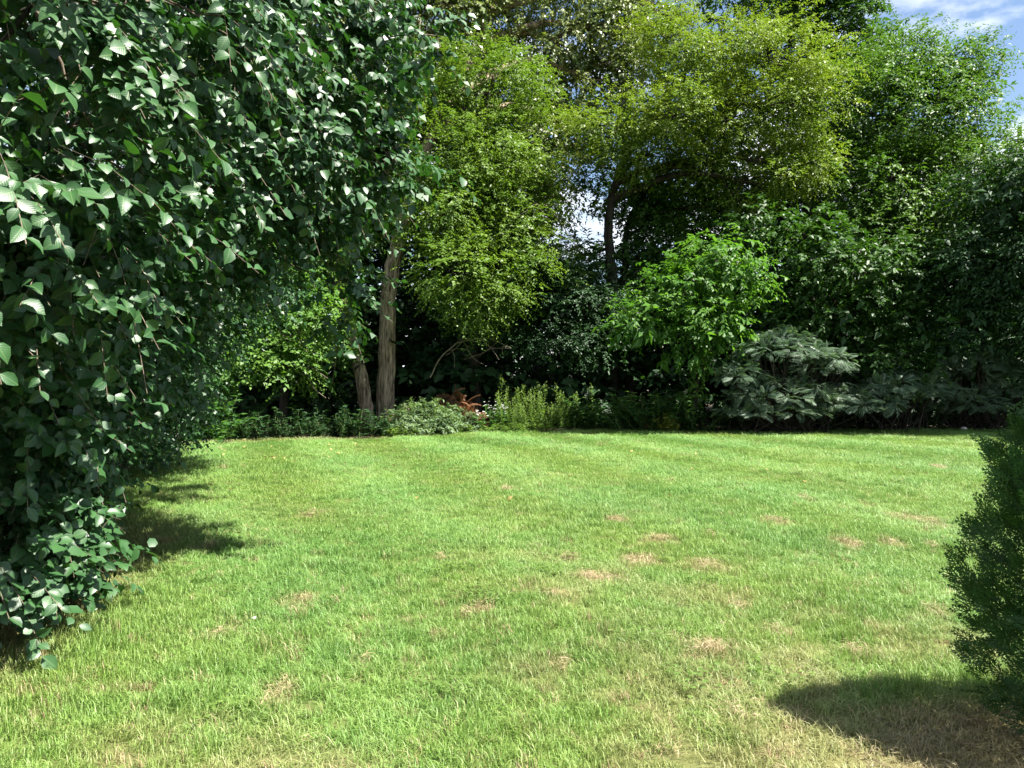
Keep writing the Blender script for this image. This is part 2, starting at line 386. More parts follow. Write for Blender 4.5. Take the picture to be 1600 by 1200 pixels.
def dry_amount(x, y):
    x = np.asarray(x, float); y = np.asarray(y, float)
    d = np.zeros_like(x)
    for cx, cy_, rx, ry in DRYW:
        q = ((x - cx) / rx) ** 2 + ((y - cy_) / ry) ** 2
        d = np.maximum(d, np.clip(1.05 - q * 0.45, 0, 1) * (0.1 + 1.0 * noise2(x, y, 7)))
    n = noise2(x, y, 0.9) * 0.5 + noise2(x, y, 2.6) * 0.3 + noise2(x, y, 7) * 0.2
    near = np.clip((7.5 - y) / 4.5, 0, 1)
    d = np.maximum(d, np.clip((n - 0.56) * 4, 0, 1) * (0.08 + 0.5 * near))
    # worn thatch by the cedar, under the glossy shrub and the bare strip at the far left edge
    m = np.clip(1.5 - (((x - 2.15) / 0.75) ** 2 + ((y - 3.1) / 0.55) ** 2) * 0.9, 0, 1)
    d = np.maximum(d, m * 0.68)
    d = np.maximum(d, np.clip((-1.9 - x - 0.12 * y) * 0.9, 0, 0.55) * np.clip((9 - y) / 3, 0, 1))
    s = edge_y(x) - y
    d = np.maximum(d, 0.35 * np.clip(1.2 - s / 0.5, 0, 1) * np.clip((-1.2 - x) / 1.0, 0, 1) * np.clip((x + 8.5), 0, 1))
    return d

m, n, out = node_mat('lawn_turf')
geo = n.nodes.new('ShaderNodeNewGeometry')
n1 = n.nodes.new('ShaderNodeTexNoise'); n1.inputs['Scale'].default_value = 1.6; n1.inputs['Detail'].default_value = 8
n2 = n.nodes.new('ShaderNodeTexNoise'); n2.inputs['Scale'].default_value = 45; n2.inputs['Detail'].default_value = 4
r1 = n.nodes.new('ShaderNodeValToRGB'); r1.color_ramp.elements[0].color = (0.04, 0.075, 0.015, 1); r1.color_ramp.elements[1].color = (0.11, 0.13, 0.04, 1)
r1.color_ramp.elements[0].position = 0.35; r1.color_ramp.elements[1].position = 0.7
r2 = n.nodes.new('ShaderNodeValToRGB'); r2.color_ramp.elements[0].color = (0.13, 0.095, 0.05, 1); r2.color_ramp.elements[1].color = (0.24, 0.18, 0.1, 1)
at = n.nodes.new('ShaderNodeAttribute'); at.attribute_name = 'dry'
mxn = n.nodes.new('ShaderNodeMix'); mxn.data_type = 'RGBA'
pr = n.nodes.new('ShaderNodeBsdfPrincipled'); pr.inputs['Roughness'].default_value = 0.95; pr.inputs['Specular IOR Level'].default_value = 0.1
for q in (n1, n2): n.links.new(geo.outputs['Position'], q.inputs['Vector'])
n.links.new(n1.outputs['Fac'], r1.inputs[0]); n.links.new(n2.outputs['Fac'], r2.inputs[0])
n.links.new(at.outputs['Fac'], mxn.inputs['Factor']); n.links.new(r1.outputs[0], mxn.inputs['A']); n.links.new(r2.outputs[0], mxn.inputs['B'])
n.links.new(mxn.outputs['Result'], pr.inputs['Base Color']); n.links.new(pr.outputs[0], out.inputs[0])
M['turf'] = m
xs = np.linspace(-40, 40, 241); vs = np.concatenate([np.linspace(0, 0.35, 12)[:-1], np.linspace(0.35, 1, 80)])
X, Vv = np.meshgrid(xs, vs); Y = -12 + Vv * (edge_y(X) + 12)
V = np.stack([X, Y, lawn_z(X, Y) - 0.004], -1).reshape(-1, 3)
nx, ny = len(xs), len(vs); i = np.arange(ny - 1)[:, None] * nx + np.arange(nx - 1)[None]
me = build_mesh('lawn', V, [np.stack([i, i + 1, i + nx + 1, i + nx], -1).reshape(-1, 4)], M['turf'], smooth=True)
a = me.attributes.new('dry', 'FLOAT', 'POINT'); a.data.foreach_set('value', dry_amount(V[:, 0], V[:, 1]).astype(np.float32))
lawn = link('lawn', me); lawn['kind'] = 'structure'

# ------------------------------------------------------------------ grass: tufts of blades, instanced inside one object
def grass_mat():
    m, n, out = node_mat('grass_blade')
    at = n.nodes.new('ShaderNodeAttribute'); at.attribute_name = 'tint'
    dr = n.nodes.new('ShaderNodeAttribute'); dr.attribute_name = 'dry'; dr.attribute_type = 'INSTANCER'
    hu = n.nodes.new('ShaderNodeAttribute'); hu.attribute_name = 'hue'; hu.attribute_type = 'INSTANCER'
    ra = n.nodes.new('ShaderNodeValToRGB'); e = ra.color_ramp.elements
    e[0].color = (0.075, 0.19, 0.025, 1); e[1].color = (0.21, 0.36, 0.10, 1)
    rb = n.nodes.new('ShaderNodeValToRGB'); e = rb.color_ramp.elements
    e[0].color = (0.13, 0.25, 0.03, 1); e[1].color = (0.29, 0.38, 0.11, 1)
    rd = n.nodes.new('ShaderNodeValToRGB'); e = rd.color_ramp.elements
    e[0].color = (0.20, 0.14, 0.07, 1); e[1].color = (0.48, 0.38, 0.22, 1)
    m1 = n.nodes.new('ShaderNodeMix'); m1.data_type = 'RGBA'; m2 = n.nodes.new('ShaderNodeMix'); m2.data_type = 'RGBA'
    for r in (ra, rb, rd): n.links.new(at.outputs['Fac'], r.inputs[0])
    n.links.new(hu.outputs['Fac'], m1.inputs['Factor']); n.links.new(ra.outputs[0], m1.inputs['A']); n.links.new(rb.outputs[0], m1.inputs['B'])
    n.links.new(dr.outputs['Fac'], m2.inputs['Factor']); n.links.new(m1.outputs['Result'], m2.inputs['A']); n.links.new(rd.outputs[0], m2.inputs['B'])
    pr = n.nodes.new('ShaderNodeBsdfPrincipled'); pr.inputs['Roughness'].default_value = 0.5; pr.inputs['Specular IOR Level'].default_value = 0.4
    n.links.new(m2.outputs['Result'], pr.inputs['Base Color'])
    tr = n.nodes.new('ShaderNodeBsdfTranslucent'); n.links.new(m2.outputs['Result'], tr.inputs['Color'])
    ms = n.nodes.new('ShaderNodeMixShader'); ms.inputs[0].default_value = 0.35
    n.links.new(pr.outputs[0], ms.inputs[1]); n.links.new(tr.outputs[0], ms.inputs[2]); n.links.new(ms.outputs[0], out.inputs[0])
    return m
M['grass'] = grass_mat()

def blades(n, rad, h, w, lean):
    """n curved blades: 5 vertices each"""
    a = rng.random(n) * 2 * np.pi; r = rad * np.sqrt(rng.random(n))
    b = np.stack([r * np.cos(a), r * np.sin(a), np.zeros(n)], -1)
    az = rng.random(n) * 2 * np.pi; d = np.stack([np.cos(az), np.sin(az), np.zeros(n)], -1)
    sdv = np.stack([-np.sin(az), np.cos(az), np.zeros(n)], -1)
    hh = h * rng.uniform(0.5, 1.2, n)[:, None]; ww = w * rng.uniform(0.6, 1.2, n)[:, None] * 0.5
    ln = lean * rng.uniform(0.15, 1.3, n)[:, None]
    m_ = b + d * hh * ln * 0.35 + UP * hh * 0.6
    t_ = b + d * hh * ln + UP * hh * (1.02 - 0.3 * np.minimum(ln, 1.5))
    V = np.stack([b - sdv * ww, b + sdv * ww, m_ + sdv * ww * 0.85, m_ - sdv * ww * 0.85, t_], 1).reshape(-1, 3)
    o = (np.arange(n) * 5)[:, None]
    tint = np.repeat(rng.random(n), 5)
    return V, [o + np.array([[3, 2, 4]]), o + np.array([[0, 1, 2, 3]])], tint

def scatter_object(name, mat, templates, points, rots, scls, which, extra):
    """one mesh that carries its own tuft templates and the points they stand on"""
    V, fs, t = merge(templates)
    ntv = len(V); np_ = len(points)
    me = build_mesh(name, np.concatenate([V, points]), fs, mat, np.concatenate([t, np.zeros(np_)]))
    off = 0
    for k, tm in enumerate(templates):
        a = me.attributes.new('tmpl%d' % k, 'BOOLEAN', 'POINT'); v = np.zeros(ntv + np_, bool); v[off:off + len(tm[0])] = True; a.data.foreach_set('value', v); off += len(tm[0])
        a = me.attributes.new('pts%d' % k, 'BOOLEAN', 'POINT'); v = np.zeros(ntv + np_, bool); v[ntv:] = which == k; a.data.foreach_set('value', v)
    a = me.attributes.new('rot', 'FLOAT_VECTOR', 'POINT'); v = np.zeros((ntv + np_, 3), np.float32); v[ntv:] = rots; a.data.foreach_set('vector', v.ravel())
    a = me.attributes.new('scl', 'FLOAT_VECTOR', 'POINT'); v = np.ones((ntv + np_, 3), np.float32); v[ntv:] = scls; a.data.foreach_set('vector', v.ravel())
    for nm, val in extra.items():
        a = me.attributes.new(nm, 'FLOAT', 'POINT'); v = np.zeros(ntv + np_, np.float32); v[ntv:] = val; a.data.foreach_set('value', v)
    o = link(name, me, None, 'stuff')
    ng = bpy.data.node_groups.new(name, 'GeometryNodeTree'); ng.is_modifier = True
    ng.interface.new_socket('Geometry', in_out='INPUT', socket_type='NodeSocketGeometry'); ng.interface.new_socket('Geometry', in_out='OUTPUT', socket_type='NodeSocketGeometry')
    gi = ng.nodes.new('NodeGroupInput'); go = ng.nodes.new('NodeGroupOutput'); jn = ng.nodes.new('GeometryNodeJoinGeometry')
    def named(nm, ty):
        q = ng.nodes.new('GeometryNodeInputNamedAttribute'); q.data_type = ty; q.inputs['Name'].default_value = nm
        return next(s for s in q.outputs if s.name == 'Attribute' and s.enabled)
    for k in range(len(templates)):
        s1 = ng.nodes.new('GeometryNodeSeparateGeometry'); s2 = ng.nodes.new('GeometryNodeSeparateGeometry'); ip = ng.nodes.new('GeometryNodeInstanceOnPoints')
        ng.links.new(gi.outputs[0], s1.inputs['Geometry']); ng.links.new(gi.outputs[0], s2.inputs['Geometry'])
        ng.links.new(named('tmpl%d' % k, 'BOOLEAN'), s1.inputs['Selection']); ng.links.new(named('pts%d' % k, 'BOOLEAN'), s2.inputs['Selection'])
        ng.links.new(s2.outputs[0], ip.inputs['Points']); ng.links.new(s1.outputs[0], ip.inputs['Instance'])
        ng.links.new(named('rot', 'FLOAT_VECTOR'), ip.inputs['Rotation']); ng.links.new(named('scl', 'FLOAT_VECTOR'), ip.inputs['Scale'])
        ng.links.new(ip.outputs[0], jn.inputs[0])
    ng.links.new(jn.outputs[0], go.inputs[0])
    md = o.modifiers.new('tufts', 'NODES'); md.node_group = ng
    return o

N = 330_000
gy = rng.uniform(1.6, 23, N); gx = rng.uniform(-18, 18, N)
vis = (np.abs(gx) < 0.72 * gy + 1.6) & (gy < edge_y(gx) + 0.15)
dens = np.clip(430 * (4.5 / gy) ** 1.25, 85, 430)                       # tufts per square metre
keep = vis & (rng.random(N) < dens / (N / (36 * 21.4)))
gx, gy = gx[keep], gy[keep]
dry = dry_amount(gx, gy)
keep = rng.random(len(gx)) > dry * 0.35
gx, gy, dry = gx[keep], gy[keep], dry[keep]
ng_ = len(gx)
patch = noise2(gx, gy, 0.55) * 0.5 + noise2(gx, gy, 1.9) * 0.5
stripe = np.sin((gx * 0.9 + gy * 0.35) * 2 * np.pi / 2.2 + 3 * noise2(gx, gy, 0.2))
far = np.clip((gy - 5) / 15, 0, 1)
h = (0.62 + 0.8 * patch ** 1.5 + 0.9 * np.clip((-2.0 - gx) * 1.5, 0, 1) * np.clip((5.6 - gy) * 1.5, 0, 1)) * (1 - 0.5 * dry) * rng.uniform(0.75, 1.2, ng_) * (1 + 0.5 * (noise2(gx, gy, 5) > 0.78))
wide = 1 + 1.1 * far
ln = 0.2 * stripe * (0.6 + 0.4 * far)
scl = np.stack([wide, wide, h], -1)
rz = rng.random(ng_) * 2 * np.pi
rot = np.stack([rng.normal(size=ng_) * 0.14 + ln, rng.normal(size=ng_) * 0.14 + ln * 0.3, rz * 0], -1)
ca, sa, cb, sb, cz, sz = np.cos(rot[:, 0]), np.sin(rot[:, 0]), np.cos(rot[:, 1]), np.sin(rot[:, 1]), np.cos(rz), np.sin(rz)
r00, r10, r20 = cb * cz, ca * sz + sa * sb * cz, sa * sz - ca * sb * cz             # turn about the vertical first, then tilt
r21, r22 = sa * cz + ca * sb * sz, ca * cb
rot = np.stack([np.arctan2(r21, r22), -np.arcsin(np.clip(r20, -1, 1)), np.arctan2(r10, r00)], -1)
tm = [blades(30, 0.06, 0.058, 0.0035, ll) for ll in (0.6, 0.9, 1.2, 1.5)]
which = rng.integers(0, 4, ng_)
hue = np.clip(0.36 + 0.9 * (noise2(gx, gy, 0.7) - 0.5) + 0.5 * (noise2(gx, gy, 3) - 0.5) + 0.22 * np.clip((6 - gy) / 3, 0, 1) - 0.18 * stripe + rng.normal(size=ng_) * 0.12, 0, 1)
dryi = np.clip(dry * 1.1 + (rng.random(ng_) < 0.02 + 0.07 * np.clip((8 - gy) / 5, 0, 1)) * rng.uniform(0.3, 0.9, ng_), 0, 1)
pts = np.stack([gx, gy, lawn_z(gx, gy) - 0.006], -1)
scatter_object('grass', M['grass'], tm, pts, rot, scl, which, {'dry': dryi, 'hue': hue})

# ------------------------------------------------------------------ trees along the far edge (front row)
tree('box_elder', 'broad light green fine leaved tree in the sun, right of the thick pale trunk', 'tree', 'fine',
     px_lobes([(660, 140, 24.3, 80, 60, 1.4), (765, 150, 23.8, 90, 70, 1.6), (695, 245, 22.4, 90, 65, 1.3), (800, 245, 23.6, 70, 65, 1.6),
               (735, 345, 23.2, 85, 65, 1.6), (825, 335, 23.8, 50, 55, 1.3), (705, 425, 21.0, 60, 50, 1.3), (775, 430, 22.0, 65, 55, 1.3), (735, 475, 21.4, 55, 35, 1.1), (695, 335, 21.6, 42, 50, 1.0), (800, 375, 22.6, 60, 55, 1.2), (745, 290, 22.4, 60, 50, 1.2), (590, 210, 24.2, 60, 60, 1.2), (840, 420, 23.8, 40, 50, 1)]),
     [(745, 668, 24), (740, 560, 24), (720, 440, 24), (730, 300, 23.8), (735, 180, 23.6)], 0.20, lai=0.9, k=9, L=0.10, Wd=0.05, slen=0.42, sub=0.36, core=0.6, clump=0.8)

tree('maple_tree', 'light green leafy tree low behind the glossy shrub, left of the two pale trunks', 'tree', 'maple',
     px_lobes([(425, 420, 21.5, 65, 55, 1.3), (475, 495, 20.8, 60, 55, 1.2), (432, 565, 20.3, 40, 30, .8), (498, 555, 22, 36, 50, 1), (500, 395, 22.5, 60, 60, 1.3), (395, 490, 21, 60, 60, 1.2), (330, 440, 22, 70, 80, 1.4),
               (350, 560, 20.5, 60, 60, 1.2), (540, 330, 25, 60, 70, 1.4)]),
     [(440, 668, 22.5), (445, 560, 22.4), (430, 450, 22.2), (470, 330, 22.4)], 0.14, lai=0.9, L=0.12, Wd=0.07, slen=0.42)

cotton_kw = dict(lai=0.75, k=8, L=0.10, Wd=0.085, slen=0.45, sub=0.5, hang=0.7, flat=0.3, droop=0.7, trunk_rough=0.07, sides=40, barkm='bark', limb=0.22)
tree('cottonwood_tree', 'tall cottonwood with thick straight pale furrowed trunk and yellowing olive leaves high up', 'tree', 'cotton',
     px_lobes([(785, 20, 27, 80, 60), (880, 70, 27, 75, 65), (960, 55, 27, 85, 60), (850, 150, 26.5, 60, 50), (1020, 10, 27, 60, 50), (935, 135, 27, 60, 50), (730, 55, 26, 65, 65), (850, 215, 26, 50, 45, 1), (690, 10, 26.5, 60, 60), (905, 200, 26.5, 40, 40, 1), (866, 290, 24, 30, 45, .8),
               (870, -70, 28, 150, 90), (720, -60, 27, 100, 80), (1000, -90, 28, 100, 80)]),
     [(604, 664, 23.4), (605, 540, 23.4), (609, 450, 23.4), (630, 350, 23.5), (668, 230, 23.8), (740, 90, 26), (800, -60, 27)], 0.275, **cotton_kw)
tree('cottonwood_tree', 'second pale cottonwood trunk, thinner and leaning left, patched with green, beside the thick one', 'tree', 'cotton',
     px_lobes([(600, 60, 26.5, 80, 70), (520, 120, 26, 80, 80), (450, 40, 26, 90, 80), (560, -50, 27, 120, 90), (380, 160, 26, 90, 90)]),
     [(576, 664, 23.2), (567, 600, 23.2), (545, 500, 23.3), (528, 430, 23.4), (520, 300, 23.6), (540, 130, 25.8)], 0.21, **cotton_kw)

tree('locust_tree', 'golden green tree with billowing fine yellowish crown over a dark double trunk', 'tree', 'gold',
     px_lobes([(1105, 105, 24, 85, 55, 1.7), (1200, 95, 24.4, 85, 55, 1.7), (955, 205, 23, 65, 40, 1.2), (1050, 185, 22.8, 70, 45, 1.3), (1235, 170, 24, 65, 60, 1.5), (1240, 260, 23.8, 45, 50, 1.2),
               (1010, 245, 23.4, 60, 40, 1.1), (1140, 190, 23.8, 55, 45, 1.2), (1190, 290, 24.2, 50, 50, 1.2), (1040, 60, 24.5, 50, 40, 1.1), (1090, 265, 24.4, 55, 45, 1.1)]),
     [(960, 668, 25), (958, 560, 25), (957, 440, 25), (950, 350, 25), (975, 250, 24.8), (1040, 150, 24.5), (1110, 60, 24.4)], 0.21, lai=0.8, k=10, L=0.09, Wd=0.044, slen=0.42, sub=0.34, core=0.45, clump=0.75)
tree('locust_tree', 'dark slim tree close behind the double trunk with shaded foliage under the golden crown', 'tree', 'mid',
     px_lobes([(900, 400, 26, 40, 30, .8), (960, 300, 25.8, 45, 40, 1), (1000, 330, 25.6, 45, 40, .9), (990, 395, 25.6, 55, 35, 1), (1060, 330, 26, 55, 45, 1), (1110, 330, 25.5, 55, 60, 1), (1070, 400, 26, 50, 40, 1), (1030, 290, 26, 50, 45, 1), (1020, 360, 26, 45, 40, 1), (930, 260, 26, 35, 25, .8)]),
     [(985, 668, 26), (980, 540, 26), (976, 430, 26), (985, 340, 25.8), (1040, 260, 25.6)], 0.17, lai=0.8, L=0.11, Wd=0.06, slen=0.4)

tree('ash_tree', 'tall deep green tree with rising dark limbs against the blue sky at the upper right', 'tree', 'ash',
     px_lobes([(1400, 105, 26, 65, 50, 1.6), (1475, 100, 26, 50, 45, 1.3), (1450, 185, 25.5, 90, 60, 1.8), (1515, 180, 26, 45, 50, 1.2), (1355, 175, 25.8, 60, 60, 1.5), (1505, 265, 25, 70, 55, 1.5), (1400, 290, 24.8, 80, 60, 1.5),
               (1550, 260, 26, 36, 40, 1.0), (1330, 290, 25.3, 60, 55, 1.3), (1390, 370, 24.6, 80, 50, 1.4), (1475, 360, 24.8, 70, 60, 1.4), (1520, 110, 26, 26, 28, .8), (1550, 330, 25.5, 50, 55, 1.2)]),
     [(1325, 668, 25.6), (1335, 540, 25.6), (1350, 410, 25.6), (1372, 310, 25.6), (1415, 245, 25.7), (1460, 165, 26)], 0.22, lai=0.85, L=0.13, Wd=0.055, slen=0.55, limb=0.13, core=0.5, clump=0.75)
tree('linden_tree', 'green treetop between the golden crown and the blue sky, behind the other trees', 'tree', 'mid',
     px_lobes([(1235, 10, 29, 70, 55), (1320, 45, 29, 65, 55), (1295, 125, 28.5, 60, 60), (1180, -20, 29, 80, 60), (1330, 0, 29, 40, 45), (1280, -60, 29.5, 80, 60), (1300, 210, 28.5, 60, 60), (1340, 110, 29, 50, 50)]),
     [(1265, 650, 29.5), (1265, 450, 29.5), (1260, 250, 29.5), (1270, 80, 29.5)], 0.24, lai=0.85, L=0.13, Wd=0.075, slen=0.5)
tree('elm_sapling', 'small bright green broadleaved tree with ivy covered leaning trunk at lawn edge', 'tree', 'bright',
     px_lobes([(1115, 410, 20.8, 55, 40, 0.9), (1060, 455, 20.6, 50, 40, .9), (1010, 495, 20.4, 40, 28, .7), (1150, 455, 20.8, 30, 45, .7), (1095, 500, 20.6, 55, 40, .8), (1060, 535, 20.5, 25, 22, .4), (1150, 390, 21, 20, 25, .4), (985, 505, 20.4, 22, 16, .4)]),
     [(1078, 668, 21.6), (1086, 620, 21.6), (1098, 560, 21.5), (1108, 500, 21.3), (1105, 420, 21)], 0.12, lai=1.05, k=8, L=0.15, Wd=0.075, slen=0.42, sub=0.32, hang=0.5)
tree('mulberry_tree', 'bright green bushy tree above the grey green sumac, right of the ivy covered trunk', 'tree', 'mulberry',
     px_lobes([(1245, 375, 21.6, 55, 40, 1), (1295, 410, 21.5, 60, 45, 1.1), (1355, 420, 21.6, 60, 45, 1.1), (1172, 360, 22.3, 35, 40, .7), (1415, 420, 21.8, 40, 45, .8), (1300, 480, 21.8, 75, 40, 1.1), (1415, 500, 21.2, 40, 35, .7),
               (1400, 560, 20.9, 45, 26, .6), (1225, 450, 22, 45, 50, .9), (1440, 470, 21.6, 30, 30, .6), (1350, 520, 22, 50, 45, .8)]),
     [(1300, 668, 22.6), (1302, 570, 22.6), (1305, 480, 22.5), (1310, 400, 22.3)], 0.11, lai=0.8, k=8, L=0.14, Wd=0.075, slen=0.42, sub=0.34, hang=0.45)
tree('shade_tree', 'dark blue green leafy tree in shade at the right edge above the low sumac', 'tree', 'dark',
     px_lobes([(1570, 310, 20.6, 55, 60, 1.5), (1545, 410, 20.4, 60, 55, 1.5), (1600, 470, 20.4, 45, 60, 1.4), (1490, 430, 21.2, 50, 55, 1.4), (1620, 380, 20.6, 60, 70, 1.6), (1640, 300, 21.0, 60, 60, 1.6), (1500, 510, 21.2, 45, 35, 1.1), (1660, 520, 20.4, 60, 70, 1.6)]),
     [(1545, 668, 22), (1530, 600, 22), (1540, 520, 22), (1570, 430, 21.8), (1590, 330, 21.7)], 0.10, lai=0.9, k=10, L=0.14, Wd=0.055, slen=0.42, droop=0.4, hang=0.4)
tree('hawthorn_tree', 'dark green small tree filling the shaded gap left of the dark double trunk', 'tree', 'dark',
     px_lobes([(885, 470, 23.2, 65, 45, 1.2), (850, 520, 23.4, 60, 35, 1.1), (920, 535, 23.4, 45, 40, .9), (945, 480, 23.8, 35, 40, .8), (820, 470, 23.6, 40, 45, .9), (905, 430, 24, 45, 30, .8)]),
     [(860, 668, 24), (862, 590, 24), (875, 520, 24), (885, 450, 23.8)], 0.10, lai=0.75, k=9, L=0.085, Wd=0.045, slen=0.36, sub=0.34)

# off the right edge of the picture: its shade falls on the sumac and pine
tree('ash_tree', 'tall broad tree beyond the right edge shading the sumac', 'tree', 'mid',
     [(18.2, 19.4, 7.6, 2.0, 2.0, 1.8), (18.6, 19.2, 10.5, 2.4, 2.2, 2.0), (18.8, 19.6, 13.0, 2.2, 2.2, 1.8), (20.5, 18.5, 6.5, 2.4, 2.4, 2.0)],
     [(1990, 668, 19.6), (1985, 400, 19.6), (1970, -40, 19.6)], 0.25, lai=0.5, L=0.22, Wd=0.12, slen=0.6, sub=0.6)

# ------------------------------------------------------------------ back row: taller trees deep in the wood
BACK = [('dark tree deep in the wood behind the glossy shrub', (330, 31), [(300, 250, 31, 130, 110), (420, 200, 31, 110, 110), (200, 150, 31, 130, 120), (330, 60, 32, 150, 110), (420, 330, 31, 110, 80), (480, 260, 30, 80, 80)]),
        ('dark tree deep in the wood behind the two pale trunks', (600, 31), [(560, 300, 31, 100, 90), (660, 250, 31, 100, 100), (600, 130, 31, 110, 100), (680, 380, 30, 90, 80), (570, 420, 30, 90, 80), (620, 480, 29, 80, 60)]),
        ('dark tree deep in the wood behind the light green middle tree', (770, 32), [(770, 330, 32, 90, 80), (760, 200, 32, 90, 90), (830, 230, 32, 50, 60), (800, 420, 31, 80, 70), (720, 110, 32, 70, 70), (740, 480, 30, 90, 60), (850, 440, 31, 60, 50)]),
        ('dark tree deep in the wood behind the golden crown', (1130, 32), [(1130, 390, 31, 90, 70), (1150, 270, 32, 90, 90), (1180, 130, 32, 100, 90), (1200, 350, 31, 90, 90), (1050, 150, 32, 70, 60), (1060, 430, 30, 80, 60), (1070, 320, 31, 55, 60), (980, 470, 31, 80, 50), (1180, 460, 30, 90, 60), (930, 180, 32, 40, 50)]),
        ('dark tree deep in the wood behind the tall deep green tree', (1380, 33), [(1330, 350, 32, 90, 90), (1420, 320, 32, 90, 90), (1380, 220, 32, 90, 80), (1480, 400, 31, 90, 90), (1290, 450, 31, 90, 70), (1400, 480, 31, 90, 70), (1300, 260, 32, 70, 80), (1480, 280, 32, 60, 60)]),
        ('dark tree deep in the wood at the right edge', (1590, 33), [(1560, 420, 32, 80, 80), (1640, 360, 32, 80, 90), (1700, 300, 33, 90, 90), (1600, 500, 31, 90, 70), (1720, 440, 32, 90, 90), (1510, 490, 31, 80, 60)])]
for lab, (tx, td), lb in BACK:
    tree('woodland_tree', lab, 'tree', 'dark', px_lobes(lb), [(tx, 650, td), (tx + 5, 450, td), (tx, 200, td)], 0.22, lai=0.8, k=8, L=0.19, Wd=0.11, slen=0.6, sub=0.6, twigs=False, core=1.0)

# understory thicket that closes the wood below the crowns: nobody could count it
ths = []
for q in range(150):
    x = rng.uniform(-24, 26); y = rng.uniform(24.0, 36); hgt = rng.uniform(2.0, 3.6) * (1 + 0.05 * (y - 24))
    ths.append((x, y, hgt * 0.55, rng.uniform(1.2, 2.2), rng.uniform(1.0, 1.8), hgt * 0.55))
for x in np.arange(-26, 34, 1.9):
    ths.append((x, 37 + rng.uniform(-1, 1), 3.8, 2.0, 1.4, 3.6 + rng.uniform(-0.6, .8)))
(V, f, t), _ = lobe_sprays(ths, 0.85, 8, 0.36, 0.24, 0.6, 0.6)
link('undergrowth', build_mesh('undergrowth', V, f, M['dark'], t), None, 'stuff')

# ------------------------------------------------------------------ sumac shrubs at the right: pinnate fronds
def frond_template(npair=10):
    pts, quads, mid = [], [], []
    T, fs = [], []
    off = 0
    for i in range(npair):
        t = 0.12 + 0.86 * i / npair; ll = 0.30 * math.sin(math.pi * (0.18 + 0.72 * i / npair)) + 0.05; w = 0.055
        z = 0.10 * t - 0.42 * t * t
        for s in (-1, 1):
            a = np.array((t, 0, z)); d = np.array((0.35, s * 0.93, -0.18)); e = np.array((0.9, -s * 0.35, 0.0))
            T += [a, a + d * ll * 0.45 + e * w * .6, a + d * ll + np.array((0, 0, -0.03)), a + d * ll * 0.45 - e * w * .6]
            q = [off, off + 1, off + 2, off + 3]; fs.append(q if s > 0 else q[::-1]); off += 4
    for i in range(5):
        t0, t1 = i / 5, (i + 1) / 5
        for t in (t0, t1):
            z = 0.10 * t - 0.42 * t * t
            T += [np.array((t, -0.008, z)), np.array((t, 0.008, z))]
        fs.append([off, off + 1, off + 3, off + 2]); off += 4
    return np.array(T), [np.array(fs)]
FROND = frond_template()

def frond_parts(root, base, mat, pos, ax, nr, L, n_single, name='frond'):
    """the fronds nearest the camera as objects of their own, the rest joined"""
    order = np.argsort(pos[:, 1] - 0.25 * pos[:, 2]); single = order[:n_single]; rest = order[n_single:]
    protos = []
    for q in range(6):
        protos.append(build_mesh(name, FROND[0] * np.array((1, rng.uniform(.85, 1.1), rng.uniform(.7, 1.3))), FROND[1], M[mat], np.full(len(FROND[0]), rng.random())))
    axn = norm(ax); nn = norm(nr - axn * (nr * axn).sum(-1, keepdims=True)); sdv = np.cross(nn, axn)
    for c, i in enumerate(single):
        o = link(name, protos[c % 6], root)
        R = Matrix(np.stack([axn[i], sdv[i], nn[i]], 1).tolist()).to_4x4()
        o.matrix_local = Matrix.Translation(Vector(pos[i] - base)) @ R @ Matrix.Scale(L[i], 4)
    if len(rest):
        V, f = place(FROND, pos[rest], ax[rest], nr[rest], L[rest], L[rest])
        link('foliage', build_mesh('foliage', V - base, f, M[mat], np.repeat(rng.random(len(rest)), len(FROND[0]))), root, 'stuff')

def sumac(label, lobes, basepx, mat, n_single, dens=9.0, L0=0.28):
    base = np.array(P(*basepx)); base[2] = 0
    root = empty('sumac_shrub', base, label, 'shrub')
    A, AX, NR = [], [], []; stems = []
    for lb in lobes:
        c = np.array(lb[:3]); r = np.array(lb[3:6]); n = int(dens * 4 * math.pi * r.mean() ** 2)
        o = rand_dir(n); o[:, 2] = np.abs(o[:, 2]) * 0.9 - 0.15
        rad = rng.uniform(0.6, 1.0, n)[:, None]; a = c + o * r * rad
        heads = a[rng.choice(n, max(3, n // 14))]
        idx = np.argmin(np.linalg.norm(a[:, None] - heads[None], axis=2), 1)
        a = a * 0.6 + heads[idx] * 0.4
        d = norm(o * 0.6 + norm(a - heads[idx] + 1e-5) * 0.7 + rng.normal(size=(n, 3)) * 0.35); d[:, 2] = d[:, 2] * 0.5 + 0.05
        A.append(a); AX.append(d); NR.append(UP * 0.8 + o * 0.45 + rng.normal(size=(n, 3)) * 0.22)
        for hpt in heads:
            g0 = base + np.array((rng.normal() * 0.5 + (c[0] - base[0]) * .5, rng.normal() * 0.3, 0)); stems.append(tube(spline([g0, (g0 + hpt) / 2 + rng.normal(size=3) * 0.12, hpt], 6), np.linspace(0.018, 0.008, 6), 5))
    A = np.concatenate(A); AX = np.concatenate(AX); NR = np.concatenate(NR)
    L = L0 * rng.uniform(0.75, 1.25, len(A)); A[:, 2] = np.maximum(A[:, 2], 0.15)
    V, f, t = merge(stems)
    link('stem', build_mesh('stem', V - base, f, M['barkd'], t, smooth=True), root)
    frond_parts(root, base, mat, A, AX, NR, L, n_single)

